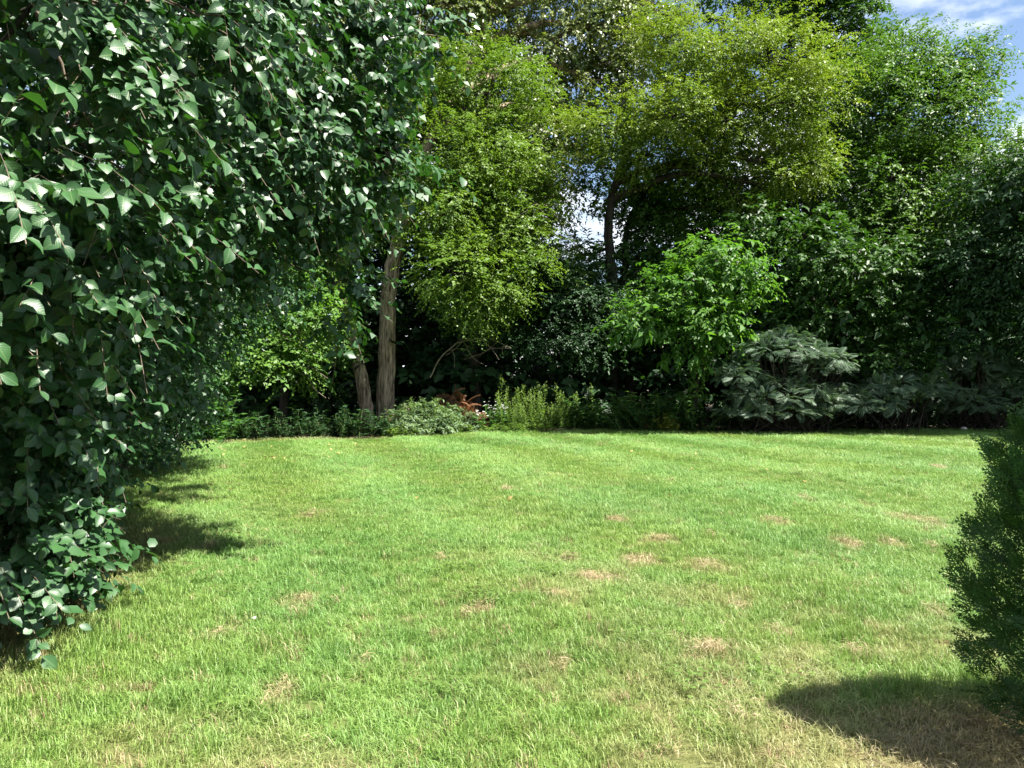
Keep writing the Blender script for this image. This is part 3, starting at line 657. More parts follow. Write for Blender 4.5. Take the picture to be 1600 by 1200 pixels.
sumac('grey green sumac shrub with layered fronds in the sun, right of the ivy covered trunk',
      px_lobes([(1225, 555, 20.6, 85, 40, 1.1), (1155, 590, 20.4, 42, 38, .7), (1285, 575, 20.6, 50, 45, .9), (1225, 620, 20.5, 95, 40, 1.0), (1300, 630, 20.8, 60, 35, .8), (1210, 645, 20.5, 95, 22, .8), (1225, 535, 20.7, 50, 28, .8)]), (1225, 668, 21.2), 'blue', 300, dens=32)
sumac('dark sumac shrub low in the shade between the sunlit sumac and the right edge',
      px_lobes([(1400, 610, 20.6, 65, 38, .9), (1360, 635, 20.4, 50, 35, .8), (1455, 615, 20.9, 55, 45, .9)]), (1410, 668, 21.4), 'blue', 150, dens=32)
sumac('darkest sumac shrub in full shade at the right edge, above the small cedar',
      px_lobes([(1530, 580, 21.2, 75, 42, 1.0), (1590, 610, 21, 60, 55, 1.0), (1510, 635, 20.9, 60, 40, .9)]), (1545, 668, 21.8), 'blue', 150, dens=32)

# ------------------------------------------------------------------ weeds in the border
def plant_meshes(kind):
    if kind == 'goldenrod':
        parts, st = [], []
        for s in range(4):
            b = np.array((rng.normal() * 0.16, rng.normal() * 0.16, 0)); hgt = rng.uniform(0.55, 1.15); top = b + np.array((rng.normal() * 0.13, rng.normal() * 0.13, hgt))
            st.append(tube(spline([b, (b + top) / 2 + rng.normal(size=3) * 0.02, top], 5), np.linspace(0.007, 0.004, 5), 4))
            n = 46; tt = np.linspace(0.12, 1.0, n); a = np.arange(n) * 2.4
            pos = b + (top - b) * tt[:, None]; o = np.stack([np.cos(a), np.sin(a), 0.55 + 0 * a], -1)
            Ls = 0.17 * (1.1 - 0.55 * tt)
            V, f = place(LEAF4, pos, o + rng.normal(size=(n, 3)) * 0.15, UP + rng.normal(size=(n, 3)) * 0.3 + o * -0.2, Ls, Ls * 0.26)
            parts.append((V, f, np.repeat(np.clip(tt ** 3 * 0.9 + rng.random(n) * 0.25, 0, 1), 4)))
            n = 26; pos = top + rng.normal(size=(n, 3)) * np.array((0.03, 0.03, 0.07)) + UP * 0.05
            V, f = place(LEAF4, pos, rng.normal(size=(n, 3)) * 0.6 + UP * 0.8, rng.normal(size=(n, 3)), np.full(n, 0.07), np.full(n, 0.02))
            parts.append((V, f, np.full(n * 4, 0.97)))
        return merge(st), merge(parts), 'goldenrod'
    if kind == 'flower':
        parts, st, pet = [], [], []
        for s in range(5):
            b = np.array((rng.normal() * 0.1, rng.normal() * 0.1, 0)); top = b + np.array((rng.normal() * 0.12, rng.normal() * 0.1, rng.uniform(0.45, 0.75)))
            st.append(tube(spline([b, top], 4), 0.005, 4)); n = 22; tt = rng.uniform(0.1, 0.95, n); a = rng.random(n) * 6.28
            V, f = place(LEAF4, b + (top - b) * tt[:, None], np.stack([np.cos(a), np.sin(a), 0.3 + 0 * a], -1), UP + rng.normal(size=(n, 3)) * 0.3, np.full(n, 0.11), np.full(n, 0.045)); parts.append((V, f, np.repeat(rng.random(n), 4)))
            for q in range(3):
                c = top + rng.normal(size=3) * 0.04; n = 8; a = np.arange(n) / n * 6.28
                V, f = place(LEAF4, np.repeat(c[None], n, 0), np.stack([np.cos(a), np.sin(a) * .8 - .3, 0.4 + 0 * a], -1), np.repeat(np.array([[0, -.5, 1.0]]), n, 0), np.full(n, 0.03), np.full(n, 0.017)); pet.append((V, f, np.full(n * 4, 0.7)))
        return merge(st), merge(parts), 'weed', merge(pet)
    if kind == 'mound':
        (V, f, t), _ = lobe_sprays([(0, 0, 0.35, 0.55, 0.4, 0.38), (0.3, 0, 0.3, 0.4, 0.35, 0.3), (-0.3, .05, 0.28, 0.4, 0.35, 0.3)], 1.4, 8, 0.075, 0.035, 0.18, 0.16)
        V[:, 2] = np.maximum(V[:, 2], 0.0)
        st = [tube([(rng.normal() * 0.1, rng.normal() * 0.1, 0), (rng.normal() * 0.3, rng.normal() * 0.2, 0.5)], 0.006, 4) for q in range(7)]
        return merge(st), (V, f, t), 'mug'
    if kind == 'fern':
        n = 30; a = rng.random(n) * 6.28; parts = []
        V, f = place(FROND, rng.normal(size=(n, 3)) * np.array((0.2, 0.12, 0.05)) + UP * rng.uniform(0.12, 0.45, (n, 1)), np.stack([np.cos(a), np.sin(a), rng.uniform(-0.4, 0.9, n)], -1), UP + rng.normal(size=(n, 3)) * 0.6, rng.uniform(0.3, 0.6, n), np.full(n, 0.4))
        st = [tube([(rng.normal() * 0.2, rng.normal() * 0.1, 0), (rng.normal() * 0.3, rng.normal() * 0.15, 0.45)], 0.008, 4) for q in range(6)]
        V[:, 2] = np.maximum(V[:, 2], 0.01)
        return merge(st), (V, f, np.repeat(rng.random(n), len(FROND[0]))), 'rust'
    # leafy weed
    parts, st = [], []
    for s in range(8):
        b = np.array((rng.normal() * 0.14, rng.normal() * 0.12, 0)); top = b + np.array((rng.normal() * 0.2, rng.normal() * 0.14, rng.uniform(0.35, 0.75)))
        st.append(tube(spline([b, (b + top) / 2 + rng.normal(size=3) * 0.03, top], 4), np.linspace(0.006, 0.004, 4), 4))
        n = 26; tt = rng.uniform(0.05, 1.0, n); a = rng.random(n) * 6.28
        o = np.stack([np.cos(a), np.sin(a), 0.25 + 0 * a], -1)
        V, f = place(LEAF4, b + (top - b) * tt[:, None], o, UP + rng.normal(size=(n, 3)) * 0.35 + o * 0.2, rng.uniform(0.07, 0.14, n), rng.uniform(0.04, 0.075, n)); parts.append((V, f, np.repeat(rng.random(n), 4)))
    return merge(st), merge(parts), 'weed' if kind == 'weed' else 'yellow'

PROTO = {}
def plant(kind, name, px, d, scale, label, group, wide=1.0, mat=None):
    key = (kind, mat)
    if key not in PROTO:
        PROTO[key] = []
        for v in range(3):
            r = plant_meshes(kind); ms = [('stem', build_mesh('stem', *r[0][:2], M['stem' if kind != 'fern' else 'twig'], r[0][2]), None), ('leaves', build_mesh('leaves', *r[1][:2], M[mat or r[2]], r[1][2]), 'stuff')]
            if len(r) > 3: ms.append(('petals', build_mesh('petals', *r[3][:2], M['petal'], r[3][2]), 'stuff'))
            PROTO[key].append(ms)
    x = (px - 800) / F * d
    root = empty(name, (x, d, 0.0), label, 'plant', group)
    root.rotation_euler.z = rng.uniform(0, 6.28); root.scale = (scale * wide, scale * wide, scale)
    for nm, me, kd in PROTO[key][rng.integers(0, 3)]: link(nm, me, root, kd)
    return root

def edge_d(px, back):
    d = 21.0
    for _ in range(4): d = float(edge_y((px - 800) / F * d)) + back
    return d

for q in range(20):
    px = 786 + rng.uniform(0, 1) ** 1.3 * 140
    plant('goldenrod', 'goldenrod_plant', px, edge_d(px, rng.uniform(0.1, 1.5)), rng.uniform(0.6, 1.2), 'tall leafy goldenrod stalk with pale yellow green tip in the sunlit border', 'goldenrod in the sunlit border')
for q in range(26):
    px = 372 + q * 10.5 + rng.normal() * 5
    plant('weed', 'weed_plant', px, edge_d(px, rng.uniform(0.25, 2.4)), rng.uniform(0.4, 1.2), 'dark leafy weed in the shade below the two pale trunks', 'shaded weeds below the pale trunks', 1.2, mat='dark')  # shade put into the leaf colour by a darker material
for q in range(24):
    px = 900 + q * 7.5 + rng.normal() * 4
    plant('weed', 'weed_plant', px, edge_d(px, rng.uniform(0.15, 1.6)), rng.uniform(0.5, 1.6), 'dark green leafy weed between the goldenrod and the ivy covered trunk', 'dark weeds before the ivy covered trunk', 1.2)
for q in range(34):
    px = 1105 + q * 15 + rng.normal() * 6
    plant('weed', 'weed_plant', px, edge_d(px, rng.uniform(0.0, 0.9)), rng.uniform(0.6, 1.5), 'low dark weed under the sumac shrubs along the lawn edge', 'low weeds under the sumac', 1.3, mat='dark')
for q, (px, s) in enumerate(((636, .8), (658, 1.25), (676, .8), (694, 1.0), (722, .75))):
    plant('mound', 'mugwort_plant', px, edge_d(px, 0.5 + 0.25 * (q % 2)), s, ('leftmost', 'tallest', 'middle', 'fourth from left', 'rightmost')[q] + ' grey green mound of mugwort right of the thick pale trunk', 'grey green mugwort mounds')
for q, (px, b) in enumerate(((706, 1.1), (722, 0.9), (738, 0.8), (640, 1.2), (628, 1.0))):
    plant('fern', 'dead_fern', px, edge_d(px, b), (1.9, 1.7, 1.3, 1.3, 1.1)[q], 'rust brown dead fern fronds drooping between the mugwort and white flowers' if q < 3 else 'small rust brown dead fern at the foot of the thick pale trunk', 'rust brown dead ferns by the ' + ('white flowers' if q < 3 else 'thick trunk'), wide=0.55)
for q, px in enumerate((752, 762, 772, 780, 918, 788)):
    plant('flower', 'flowering_plant', px, edge_d(px, 0.5 + 0.1 * q), 1.05 if px < 900 else 1.5, 'white flowered plant left of the goldenrod' if px < 900 else 'single tall plant with a white flower head right of the goldenrod', 'white flowers left of the goldenrod' if px < 900 else None)
for q, (px, s) in enumerate(((1036, 0.95), (1046, .8), (1018, .5), (1058, .5))):
    plant('pale', 'pale_plant', px, edge_d(px, 0.25), s, 'yellow green weed catching the sun left of the ivy covered trunk', 'yellow green weeds by the ivy covered trunk')
plant('weed', 'weed_plant', 1012, edge_d(1012, 0.2), 0.5, 'small red brown weed at the lawn edge left of the yellow green weeds', None, 0.7, mat='rust')
for q, px in enumerate(range(612, 860, 9)):
    plant('weed', 'weed_plant', px + rng.normal() * 3, edge_d(px, rng.uniform(-0.05, 0.25)), rng.uniform(0.3, 0.5), 'low pale weed in the sunny fringe below the mugwort and goldenrod', 'low pale weeds in the sunny fringe', 1.6, mat='goldenrod')
for q, (px, d) in enumerate(((280, 17.8), (300, 18.0), (322, 18.6), (335, 18.3), (345, 19.2), (360, 19.8))):
    plant('weed', 'weed_plant', px, d, 1.5, 'leafy green weed at the left lawn end below the glossy shrub, ' + ('leftmost', 'second', 'third', 'fourth', 'fifth', 'sixth')[q] + ('' if q == 0 else ' from left'), 'weeds at the left end of the lawn', 1.3)

# ivy climbing the leaning trunk
tp = spline([P(1078, 668, 21.6), P(1086, 620, 21.6), P(1098, 560, 21.5), P(1108, 515, 21.3)], 40)
n = 900; idx = rng.integers(0, 40, n); a = rng.random(n) * 6.28
o = np.stack([np.cos(a), np.sin(a), 0 * a], -1); rr = (0.14 + 0.14 * rng.random(n)) * (1.15 - idx / 90)
pos = tp[idx] + o * rr[:, None] + rng.normal(size=(n, 3)) * 0.04
V, f = place(LEAF4, pos, o * 0.4 - UP * 0.7 + rng.normal(size=(n, 3)) * 0.4, o + UP * 0.5 + rng.normal(size=(n, 3)) * 0.3, rng.uniform(0.07, 0.12, n), rng.uniform(0.06, 0.1, n))
b = np.array((tp[0][0], tp[0][1], 0))
iv = empty('ivy_vine', b, 'bright green ivy climbing the leaning trunk of the small tree at the lawn edge', 'ivy')
link('leaves', build_mesh('leaves', V - b, f, M['maple'], np.repeat(rng.random(n), 4)), iv, 'stuff')

# dead branches in the dark gap
def dead_branch(label, pts, r, twn):
    b = np.array(P(*pts[0])); w = [np.array(P(*q)) for q in pts]; c = spline(w, 14, 0.02)
    parts = [tube(c, np.linspace(r, r * 0.3, 14), 6)]
    for q in range(twn):
        i = rng.integers(4, 14); e = c[i] + np.array((rng.normal() * 0.5, rng.normal() * 0.4, -rng.uniform(0.0, 0.7)))
        parts.append(tube(spline([c[i], (c[i] + e) / 2 + rng.normal(size=3) * 0.08, e], 5), np.linspace(r * 0.35, 0.006, 5), 4))
    V, f, t = merge(parts)
    o = link('dead_branch', build_mesh('dead_branch', V - b, f, M['deadwood'], t, smooth=True), None, None, b); tag(o, label, 'branch')
dead_branch('pale bare arching dead branch in the dark gap right of the thick trunk', [(672, 590, 22.6), (692, 555, 22.4), (720, 535, 22.3), (760, 528, 22.2), (800, 545, 22.2)], 0.02, 11)
dead_branch('thin bare dead branch hanging low from the maple left of the pale trunks', [(455, 490, 20.6), (478, 540, 20.4), (482, 590, 20.4)], 0.02, 9)
dead_branch('pale bare dead branch slanting below the yellowing leaves beside the light green tree', [(800, 345, 22), (850, 320, 22.4), (900, 385, 23)], 0.02, 6)

# far house whose red roof shows between the trunks
def house():
    c = P(985, 445, 48)
    root = empty('house', (c[0], 48, 0), 'distant house with red roof glimpsed between the dark trunks', 'house')
    root.rotation_euler.z = math.radians(90)
    w, dp, hw, hr = 5.0, 4.0, 4.8, float(c[2]) + 0.7
    wall = plain_mat('pale_siding', (0.5, 0.45, 0.4), (0.62, 0.57, 0.5), 1.0); roof = plain_mat('red_roof', (0.25, 0.11, 0.08), (0.36, 0.17, 0.13), 4)
    V = [(-w, -dp, 0), (w, -dp, 0), (w, dp, 0), (-w, dp, 0), (-w, -dp, hw), (w, -dp, hw), (w, dp, hw), (-w, dp, hw), (-w, 0, hr - .1), (w, 0, hr - .1)]
    link('wall', build_mesh('wall', np.array(V, float), [np.array([(0, 1, 5, 4), (2, 3, 7, 6), (1, 2, 6, 5), (3, 0, 4, 7)]), np.array([(5, 6, 9), (7, 4, 8)])], wall), root)
    e = 0.4; V = [(-w - e, -dp - e, hw - .3), (w + e, -dp - e, hw - .3), (w + e, 0, hr), (-w - e, 0, hr), (-w - e, dp + e, hw - .3), (w + e, dp + e, hw - .3)]
    V = V + [(x, y, z + 0.15) for x, y, z in V]
    link('roof', build_mesh('roof', np.array(V, float), [np.array([(0, 1, 2, 3), (3, 2, 5, 4), (6, 9, 8, 7), (9, 10, 11, 8), (0, 6, 7, 1), (4, 5, 11, 10)])], roof), root)
    for x in (-2.5, 0, 2.5):
        V = np.array([(x - .5, -dp - .04, 2.6), (x + .5, -dp - .04, 2.6), (x + .5, -dp - .04, 4.0), (x - .5, -dp - .04, 4.0), (x - .5, -dp - .001, 2.6), (x + .5, -dp - .001, 2.6), (x + .5, -dp - .001, 4.0), (x - .5, -dp - .001, 4.0)])
        link('window', build_mesh('window', V, [np.array([(0, 1, 2, 3), (0, 4, 5, 1), (1, 5, 6, 2), (2, 6, 7, 3), (3, 7, 4, 0)])], plain_mat('window_glass', (0.03, 0.04, 0.05), (0.05, 0.06, 0.07), 1, 0.1)), root)
house()

# ------------------------------------------------------------------ the glossy shrub at the left
BL = [(-3.5, 6.0, 3.5, 2.2, 2.3, 1.3), (-4.5, 5.8, 2.2, 1.85, 2.2, 1.2), (-4.55, 5.6, 1.05, 1.5, 1.9, 0.95), (-2.6, 6.8, 4.7, 1.55, 1.9, 0.8), (-1.65, 6.2, 4.0, 0.65, 0.9, 0.5), (-0.75, 6.3, 4.35, 0.16, 0.2, 0.3), (-1.0, 6.2, 3.2, 0.14, 0.2, 0.2), (-5.2, 8.2, 2.6, 1.8, 2.2, 1.8), (-2.8, 3.7, 2.7, 1.1, 1.1, 1.0), (-3.55, 4.5, 0.55, 0.95, 0.9, 0.6), (-3.8, 4.6, 1.6, 1.3, 1.2, 0.9), (-2.7, 4.4, 3.7, 1.4, 1.4, 0.9), (-1.48, 6.5, 2.35, 0.13, 0.2, 0.42), (-1.75, 6.4, 3.35, 0.75, 0.9, 0.5), (-3.3, 6.6, 1.7, 0.5, 0.7, 0.45)]
BL2 = [(-2.3, 9.6, 4.9, 0.9, 0.9, 0.5), (-3.1, 12.4, 5.3, 1.1, 1.0, 0.6), (-2.3, 9.4, 4.0, 0.7, 0.8, 0.5), (-3.7, 11.6, 3.3, 0.8, 1.0, 0.5), (-4.9, 11.8, 2.5, 0.8, 1.2, 0.7), (-5.2, 13.2, 3.0, 1.0, 1.2, .8), (-6.2, 11.5, 2.0, 1.6, 2.8, 1.7), (-5.8, 11.0, 3.6, 1.8, 2.4, 1.4), (-7.6, 15.0, 2.2, 1.7, 2.4, 2.2), (-6.6, 12.6, 0.9, 1.3, 2.6, .9), (-5.9, 9.6, 1.0, 1.0, 1.6, .8)]  # first lobes: hidden boughs added to cast shadow streaks on the lawn
def bush_twigs(lobes, per_m2, shell=(0.80, 1.04)):
    A, D, O = [], [], []
    for i, lb in enumerate(lobes):
        c = np.array(lb[:3]); r = np.array(lb[3:6]); n = int(per_m2 * 4 * math.pi * ((r ** 1.6).mean()) ** 1.25)
        nsub = max(6, n // 5); sdv = rand_dir(nsub); o = norm(sdv[rng.integers(0, nsub, n)] + rng.normal(size=(n, 3)) * 0.10)
        a = c + o * r * rng.uniform(*shell, n)[:, None]
        inside = np.zeros(n, bool)
        for j, l2 in enumerate(lobes):
            if j != i: inside |= (((a - np.array(l2[:3])) / (np.array(l2[3:6]) * 0.8)) ** 2).sum(1) < 1
        ok = ~inside & (a[:, 2] > 0.12)
        a, o = a[ok], o[ok]
        d = norm(o * 0.65 + np.array((0.2, -0.15, -0.05)) + rng.normal(size=a.shape) * 0.55)
        A.append(a); D.append(d); O.append(o)
    return np.concatenate(A), np.concatenate(D), np.concatenate(O)

def bush(label, lobes, base, per_m2, near, fill):
    root = empty('buckthorn_shrub', base, label, 'shrub'); base = np.array(base, float)
    stems = []
    for lb in lobes:
        c = np.array(lb[:3]); g0 = base + np.array((rng.normal() * 0.25, rng.normal() * 0.3, 0)); r0 = 0.045
        if lb[3] < 1.3:
            big = [np.array(q[:3]) for q in lobes if q[3] >= 1.3]
            g0 = min(big, key=lambda q: np.linalg.norm(q - c)); r0 = 0.012
        p = spline([g0, (g0 + c) / 2 + np.array((-0.2, 0, 0.3 if r0 > .03 else 0.1)) + rng.normal(size=3) * 0.12, c], 9, 0.02)
        link('limb', build_mesh('limb', (V_ := tube(p, np.linspace(r0, r0 * 0.3, 9), 7, 0.03))[0] - base, V_[1], M['barkd'], V_[2], smooth=True), root)
        for q in range(10 if lb[3] > 1.3 else 5 if lb[3] > .6 else 2):
            e = c + rand_dir(1)[0] * np.array(lb[3:6]) * 0.8; e[2] = max(e[2], .2)
            stems.append(tube(spline([c, (c + e) / 2 + rng.normal(size=3) * 0.12 + UP * 0.1, e], 6, 0.02), np.linspace(0.016 if lb[3] > 1.3 else 0.007, 0.004, 6), 5))
    A, D, O = bush_twigs(lobes, per_m2)
    n = len(A); k = 11
    t = (np.arange(k) + 0.4) / k; sl = rng.uniform(0.2, 0.48, n)
    drp = rng.uniform(-0.1, 0.7, n)
    def along(tt): 
        q = A[:, None] + D[:, None] * (sl[:, None] * tt)[..., None]; q[..., 2] -= (sl * drp)[:, None] * tt ** 2; return q
    pos = along(t)
    tw = along(np.linspace(-0.25, 1, 4))
    w = 0.0022
    tv = np.stack([tw + np.array((w, 0, 0)), tw + np.array((-w * .5, w, 0)), tw + np.array((-w * .5, -w, 0))], 2)   # n,5,3,3
    i = np.arange(n)[:, None, None] * 12 + np.arange(3)[None, :, None] * 3; j = np.arange(3)[None, None]; kk = (j + 1) % 3
    tq = np.stack(np.broadcast_arrays(i + j, i + kk, i + 3 + kk, i + 3 + j), -1).reshape(-1, 4)
    if near: stems.append((tv.reshape(-1, 3), [tq], np.full(n * 12, .5)))
    V, f, tt = merge(stems)
    link('twigs', build_mesh('twigs', V - base, f, M['twig'], tt), root, 'stuff')
    side = norm(np.cross(D, UP) + 1e-4); s = np.where(np.arange(k) % 2, 1.0, -1.0)
    ax = D[:, None] * 0.5 + side[:, None] * s[None, :, None] * 0.7 + rng.normal(size=(n, k, 3)) * 0.28; ax[..., 2] -= 0.3
    nr = O[:, None] * 0.5 + UP * 0.3 + np.array(SUN) * 0.5 + np.array((0, -0.2, 0)) + rng.normal(size=(n, k, 3)) * 0.30
    pos = pos.reshape(-1, 3); ax = ax.reshape(-1, 3); nr = nr.reshape(-1, 3)
    ok = (pos[:, 2] > 0.04) & (pos[:, 1] > 1.9); pos, ax, nr = pos[ok], ax[ok], nr[ok]
    L = 0.076 * rng.uniform(0.65, 1.25, len(pos)); Wd = L * rng.uniform(0.70, 0.9, len(pos))
    tint = rng.random(len(pos))
    rest = np.ones(len(pos), bool)
    if near:
        inv = (np.abs(pos[:, 0] / pos[:, 1]) < 0.66) & (np.abs((pos[:, 2] - EYE) / pos[:, 1]) < 0.49)
        # nearest leaves per small patch of view: those nothing else hides
        cell = np.floor(pos[:, 0] / pos[:, 1] / 0.03).astype(int) * 1000 + np.floor((pos[:, 2] - EYE) / pos[:, 1] / 0.03).astype(int)
        order = np.argsort(pos[:, 1]); seen = {}; single = []
        for q in order:
            if not inv[q]: continue
            if seen.get(cell[q], 0) < 2:
                seen[cell[q]] = seen.get(cell[q], 0) + 1; single.append(q)
            if len(single) >= near: break
        protos = [build_mesh('leaf', LEAFN[0] * np.array((1, rng.uniform(.66, .92), rng.uniform(0.5, 1.9))), LEAFN[1], M['bush'], np.full(11, rng.random()), smooth=True) for q in range(14)]
        for me_ in protos: leaf_axes(me_, LEAFN[0], 1)
        axn = norm(ax); nn = norm(nr - axn * (nr * axn).sum(-1, keepdims=True)); sv = np.cross(nn, axn)
        for c_, q in enumerate(single):
            o = link('leaf', protos[c_ % 14], root)
            o.matrix_local = Matrix.Translation(Vector(pos[q] - base)) @ Matrix(np.stack([axn[q], sv[q], nn[q]], 1).tolist()).to_4x4() @ Matrix.Scale(L[q], 4)
        rest[single] = False
    lo = []
    for sel, T_ in ((rest & (pos[:, 1] < 4.5), LEAFN), (rest & (pos[:, 1] >= 4.5) & (pos[:, 1] < 6.2), LEAF6), (rest & (pos[:, 1] >= 6.2), LEAF4)):
        if not sel.any(): continue
        V, f = place(T_, pos[sel], ax[sel], nr[sel], L[sel], Wd[sel], rng.uniform(0.2, 2.2, int(sel.sum())))
        lo.append((V, f, np.repeat(tint[sel], len(T_[0]))))
    # leaves deeper inside
    inner = [(*l[:3], l[3] * .72, l[4] * .72, l[5] * .72) for l in lobes]
    for grp, T_ in (([l for l in inner if l[1] < 4], LEAFN), ([l for l in inner if 4 <= l[1] < 7], LEAF6), ([l for l in inner if l[1] >= 7], LEAF4)):
        if grp: lo.append(lobe_sprays(grp, fill, 9, 0.08, 0.064, 0.4, 0.35, hang=0.5, template=T_)[0] + (T_ is LEAFN,))
    lo = [q if len(q) == 4 else q + (near and i_ == 0,) for i_, q in enumerate(lo)]
    V, f, tt = merge([q[:3] for q in lo]); V[:, 2] = np.maximum(V[:, 2], 0.01)
    me = build_mesh('foliage', V - base, f, M['bush'], tt, smooth=True)
    luv = np.zeros((len(V), 3)); o_ = 0
    for vv, _, tq_, veined in lo:
        if veined: luv[o_:o_ + len(vv)] = np.tile(LEAFN[0], (len(vv) // len(LEAFN[0]), 1))
        o_ += len(vv)
    leaf_axes(me, luv, 1)
    link('foliage', me, root, 'stuff')
    return root
bush('large dark glossy round leaved shrub overhanging the lawn at the left', BL, (-4.3, 5.9, 0), 34, 300, 0.8)
bush('farther glossy leaved shrub at the left edge of the lawn, behind the large one', BL2, (-6.0, 12.0, 0), 15, 0, 0.6)

# ------------------------------------------------------------------ the cedar at the right
def cedar_spray_template():
    T, fs = [], []; off = 0
    def strip(a, d, L, w, z):
        nonlocal off
        d = np.array(d) / np.linalg.norm(d); e = np.array((-d[1], d[0], 0)); a = np.array(a, float)
        T.extend([a, a + d * L * 0.5 + e * w + np.array((0, 0, z * .4)), a + d * L + np.array((0, 0, z)), a + d * L * 0.5 - e * w + np.array((0, 0, z * .4))]); fs.append((off, off + 3, off + 2, off + 1)); off += 4
    strip((0, 0, 0), (1, 0, 0), 1.0, 0.025, -0.16)
    for i in range(6):
        t = 0.10 + i * 0.14; ll = 0.55 * (1 - t * 0.75)
        for s in (-1, 1):
            ang = math.radians(42 + rng.normal() * 7) * s; d = (math.cos(ang), math.sin(ang), 0); a0 = np.array((t, 0, -0.16 * t * t))
            strip(a0, d, ll, 0.026, -0.07)
            for j in range(1):
                u = 0.45 + j * 0.3; l2 = ll * 0.42 * (1 - 0.3 * j)
                for s2 in (-1, 1):
                    an2 = ang + s2 * math.radians(38); strip(a0 + np.array(d) * ll * u + np.array((0, 0, -0.03 * u)), (math.cos(an2), math.sin(an2), 0), l2, 0.02, -0.03)
    return np.array(T), [np.array(fs)]
def cedar(loc, hgt, rmax):
    root = empty('cedar_shrub', loc, 'dense dark green conical cedar with feathery flat sprays at the right edge', 'shrub')
    c = np.array(loc, float)
    V, f, t = tube(np.array([(0, 0, -0.03), (0.01, 0, hgt * .5), (0, 0, hgt * .93)]), np.array((0.035, 0.022, 0.008)), 9, 0.04)
    link('trunk', build_mesh('trunk', V, f, M['barkd'], t), root)
    n = 4700; z = rng.uniform(0.03, 1.0, n) ** 0.9; a = rng.random(n) * 6.283
    prof = rmax * np.interp(z, (0, .05, .16, .29, .49, .63, .72, .85, 1.0), (.74, .82, .98, 1.0, .90, .77, .62, .42, .12)) * (0.9 + 0.16 * np.sin(a * 3 + z * 9) * np.sin(z * 13))
    dep = np.where(rng.random(n) < 0.25, rng.uniform(0.15, 0.6, n), rng.uniform(0.6, 0.98, n))
    o = np.stack([np.cos(a), np.sin(a), 0 * a], -1)
    pos = o * (prof * dep)[:, None] + UP * (z * hgt * 0.95)[:, None] + rng.normal(size=(n, 3)) * 0.015
    ax = o * (0.75 - 0.3 * z[:, None]) + UP * (0.35 + 0.8 * z[:, None]) + rng.normal(size=(n, 3)) * 0.22
    tang = np.stack([-np.sin(a), np.cos(a), 0 * a], -1)
    nr = tang * rng.normal(size=(n, 1)) * 0.9 + UP * 0.4 + o * 0.5 + rng.normal(size=(n, 3)) * 0.3
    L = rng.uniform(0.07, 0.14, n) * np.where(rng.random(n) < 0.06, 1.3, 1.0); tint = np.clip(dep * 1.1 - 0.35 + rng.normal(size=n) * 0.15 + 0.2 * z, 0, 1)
    TP = [cedar_spray_template() for q in range(4)]
    wp = pos + c; single = np.argsort(-(dep * 1.0 - 0.7 * (wp[:, 1] - c[1]) - 0.4 * (wp[:, 0] - c[0])))[:300]
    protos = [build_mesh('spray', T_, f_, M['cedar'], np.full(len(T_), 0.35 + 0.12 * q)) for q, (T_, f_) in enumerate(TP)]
    axn = norm(ax); nn = norm(nr - axn * (nr * axn).sum(-1, keepdims=True)); sv = np.cross(nn, axn)
    for c_, q in enumerate(single):
        ob = link('spray', protos[c_ % 4], root)
        ob.matrix_local = Matrix.Translation(Vector(pos[q])) @ Matrix(np.stack([axn[q], sv[q], nn[q]], 1).tolist()).to_4x4() @ Matrix.Scale(L[q], 4)
    rest = np.ones(n, bool); rest[single] = False; idx = np.where(rest)[0]; parts = []
    for q in range(4):
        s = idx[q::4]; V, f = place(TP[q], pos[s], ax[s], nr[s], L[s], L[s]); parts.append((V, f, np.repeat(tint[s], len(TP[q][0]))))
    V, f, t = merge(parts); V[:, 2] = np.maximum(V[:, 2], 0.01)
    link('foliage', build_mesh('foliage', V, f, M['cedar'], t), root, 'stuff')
cedar((2.60, 3.3, 0.0), 2.05, 0.60)

# ------------------------------------------------------------------ straw heaps, fallen leaves, stones on the lawn
def straw_mesh(n, rx, ry, hgt):
    kb = rng.integers(0, 4, n); bc = rng.normal(size=(4, 2)) * 0.45; g = bc[kb] + rng.normal(size=(n, 2)) * np.array((0.42, 0.34)); pos = np.stack([rx * g[:, 0], ry * g[:, 1], hgt * rng.random(n) + 0.02], -1)
    az = rng.random(n) * 6.28
    V, f = place(LEAF4, pos, np.stack([np.cos(az), np.sin(az), rng.normal(size=n) * 0.25], -1), UP + rng.normal(size=(n, 3)) * 0.4, rng.uniform(0.025, 0.075, n), rng.uniform(0.0022, 0.0036, n))
    V[:, 2] = np.maximum(V[:, 2], 0.006)
    return build_mesh('straw_clump', V, f, M['straw'], np.repeat(rng.random(n), 4))
sm = [straw_mesh(200, 1, 1, 0.05) for q in range(0)]
for (cx, cy_, rx, ry), src in zip(DRYW, DRY):
    nn_ = int(np.clip(5200 * rx * ry, 40, 520))
    o = link('straw_clump', straw_mesh(nn_, rx * 0.8, ry * 0.8, 0.035), None, None, (cx, cy_, float(lawn_z(cx, cy_))))
    band = lambda y: 0 if y < 805 else 1 if y < 870 else 2 if y < 950 else 3 if y < 1020 else 4
    row = sorted(q[0] for q in DRY if band(q[1]) == band(src[1])); k = row.index(src[0])
    where = ('farthest lawn, toward the trees', 'far middle of the lawn', 'middle of the lawn', 'near middle of the lawn', 'front of the lawn')[band(src[1])]
    nth = ('leftmost', 'second from left', 'third from left', 'fourth from left', 'fifth from left', 'sixth from left', 'seventh from left', 'eighth from left', 'ninth from left', 'tenth from left', 'eleventh from left', 'twelfth from left', 'thirteenth from left', 'fourteenth from left')[k]
    tag(o, 'tan clump of dry clippings in the %s, %s' % (where, nth), 'grass clump', 'tan clumps of dry clippings on the lawn')
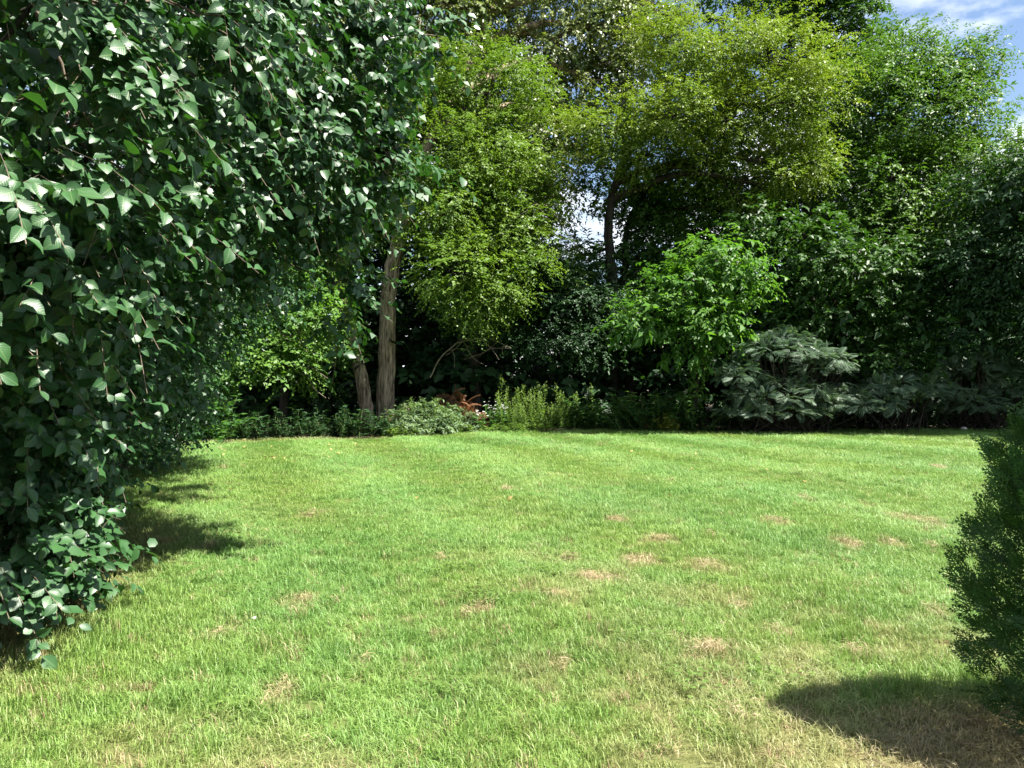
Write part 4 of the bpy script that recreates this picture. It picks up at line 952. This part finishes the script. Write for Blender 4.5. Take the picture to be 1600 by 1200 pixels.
n = 2600; th = rng.random(n) * 6.28; r = np.sqrt(rng.random(n)); px_ = 2.15 + 0.75 * r * np.cos(th); py_ = 3.05 + 0.55 * r * np.sin(th); az = rng.random(n) * 6.28
V, f = place(LEAF4, np.stack([px_, py_, lawn_z(px_, py_) + rng.uniform(0.005, 0.045, n)], -1), np.stack([np.cos(az), np.sin(az), rng.normal(size=n) * 0.2], -1), UP + rng.normal(size=(n, 3)) * 0.4, rng.uniform(0.03, 0.085, n), rng.uniform(0.0025, 0.004, n))
V[:, 2] = np.maximum(V[:, 2], 0.008)
link('thatch', build_mesh('thatch', V, f, M['thatch'], np.repeat(rng.random(n), 4)), None, 'stuff')

fl = [build_mesh('fallen_leaf', LEAFN[0] * np.array((1, .8, rng.uniform(.6, 2))), LEAFN[1], M['fallen'], np.full(11, rng.random()), smooth=True) for q in range(3)]
for q in range(36):
    if q < 22: px, py = rng.uniform(330, 560), rng.uniform(692, 730)
    else: px, py = rng.uniform(330, 1500), rng.uniform(684, 800)
    x, y = gpx(px, py); o = link('fallen_leaf', fl[q % 3], None, None, (x, y, float(lawn_z(x, y)) + 0.07)); o.scale = (0.07,) * 3; o.rotation_euler = (rng.normal() * .3, rng.normal() * .3, rng.uniform(0, 6.28))
    tag(o, 'single pale yellow fallen leaf lying on the lawn', 'leaf', 'fallen leaves on the lawn')
# clover patches in the turf
nC = 16; ctr = np.stack([rng.uniform(-2.2, 2.2, nC), rng.uniform(3.2, 9, nC)], -1); ctr[0] = gpx(1075, 1078); ctr[1] = gpx(1000, 1010)
q = rng.integers(0, nC, 800); g = ctr[q] + rng.normal(size=(800, 2)) * 0.09; hz = lawn_z(g[:, 0], g[:, 1]) + rng.uniform(0.03, 0.06, 800)
cp = np.repeat(np.stack([g[:, 0], g[:, 1], hz], -1), 3, 0); ca_ = np.repeat(rng.random(800) * 6.28, 3) + np.tile(np.array((0, 2.09, 4.19)), 800)
V, f = place(LEAF4, cp, np.stack([np.cos(ca_), np.sin(ca_), 0 * ca_ + 0.15], -1), UP + np.repeat(rng.normal(size=(800, 3)) * 0.2, 3, 0), np.repeat(rng.uniform(0.012, 0.022, 800), 3), np.repeat(rng.uniform(0.011, 0.018, 800), 3))
link('clover', build_mesh('clover', V, f, M['goldenrod'], np.repeat(rng.random(2400), 4)), None, 'stuff')
def stone(px, py, s, label):
    x, y = gpx(px, py); d = rand_dir(60)
    import bmesh
    bm = bmesh.new(); bmesh.ops.create_icosphere(bm, subdivisions=2, radius=1)
    for v in bm.verts: v.co = Vector((v.co.x * 1.2, v.co.y, v.co.z * .7)) * (1 + 0.12 * random.gauss(0, 1) * .6)
    me = bpy.data.meshes.new('stone'); bm.to_mesh(me); bm.free(); me.materials.append(M['stone'])
    o = link('stone', me, None, None, (x, y, float(lawn_z(x, y)) + s * .9)); o.scale = (s,) * 3; tag(o, label, 'stone')
stone(396, 980, 0.018, 'small pale stone in the grass at the lower left')
stone(1507, 676, 0.07, 'pale stone at the far lawn edge below the dark sumac')
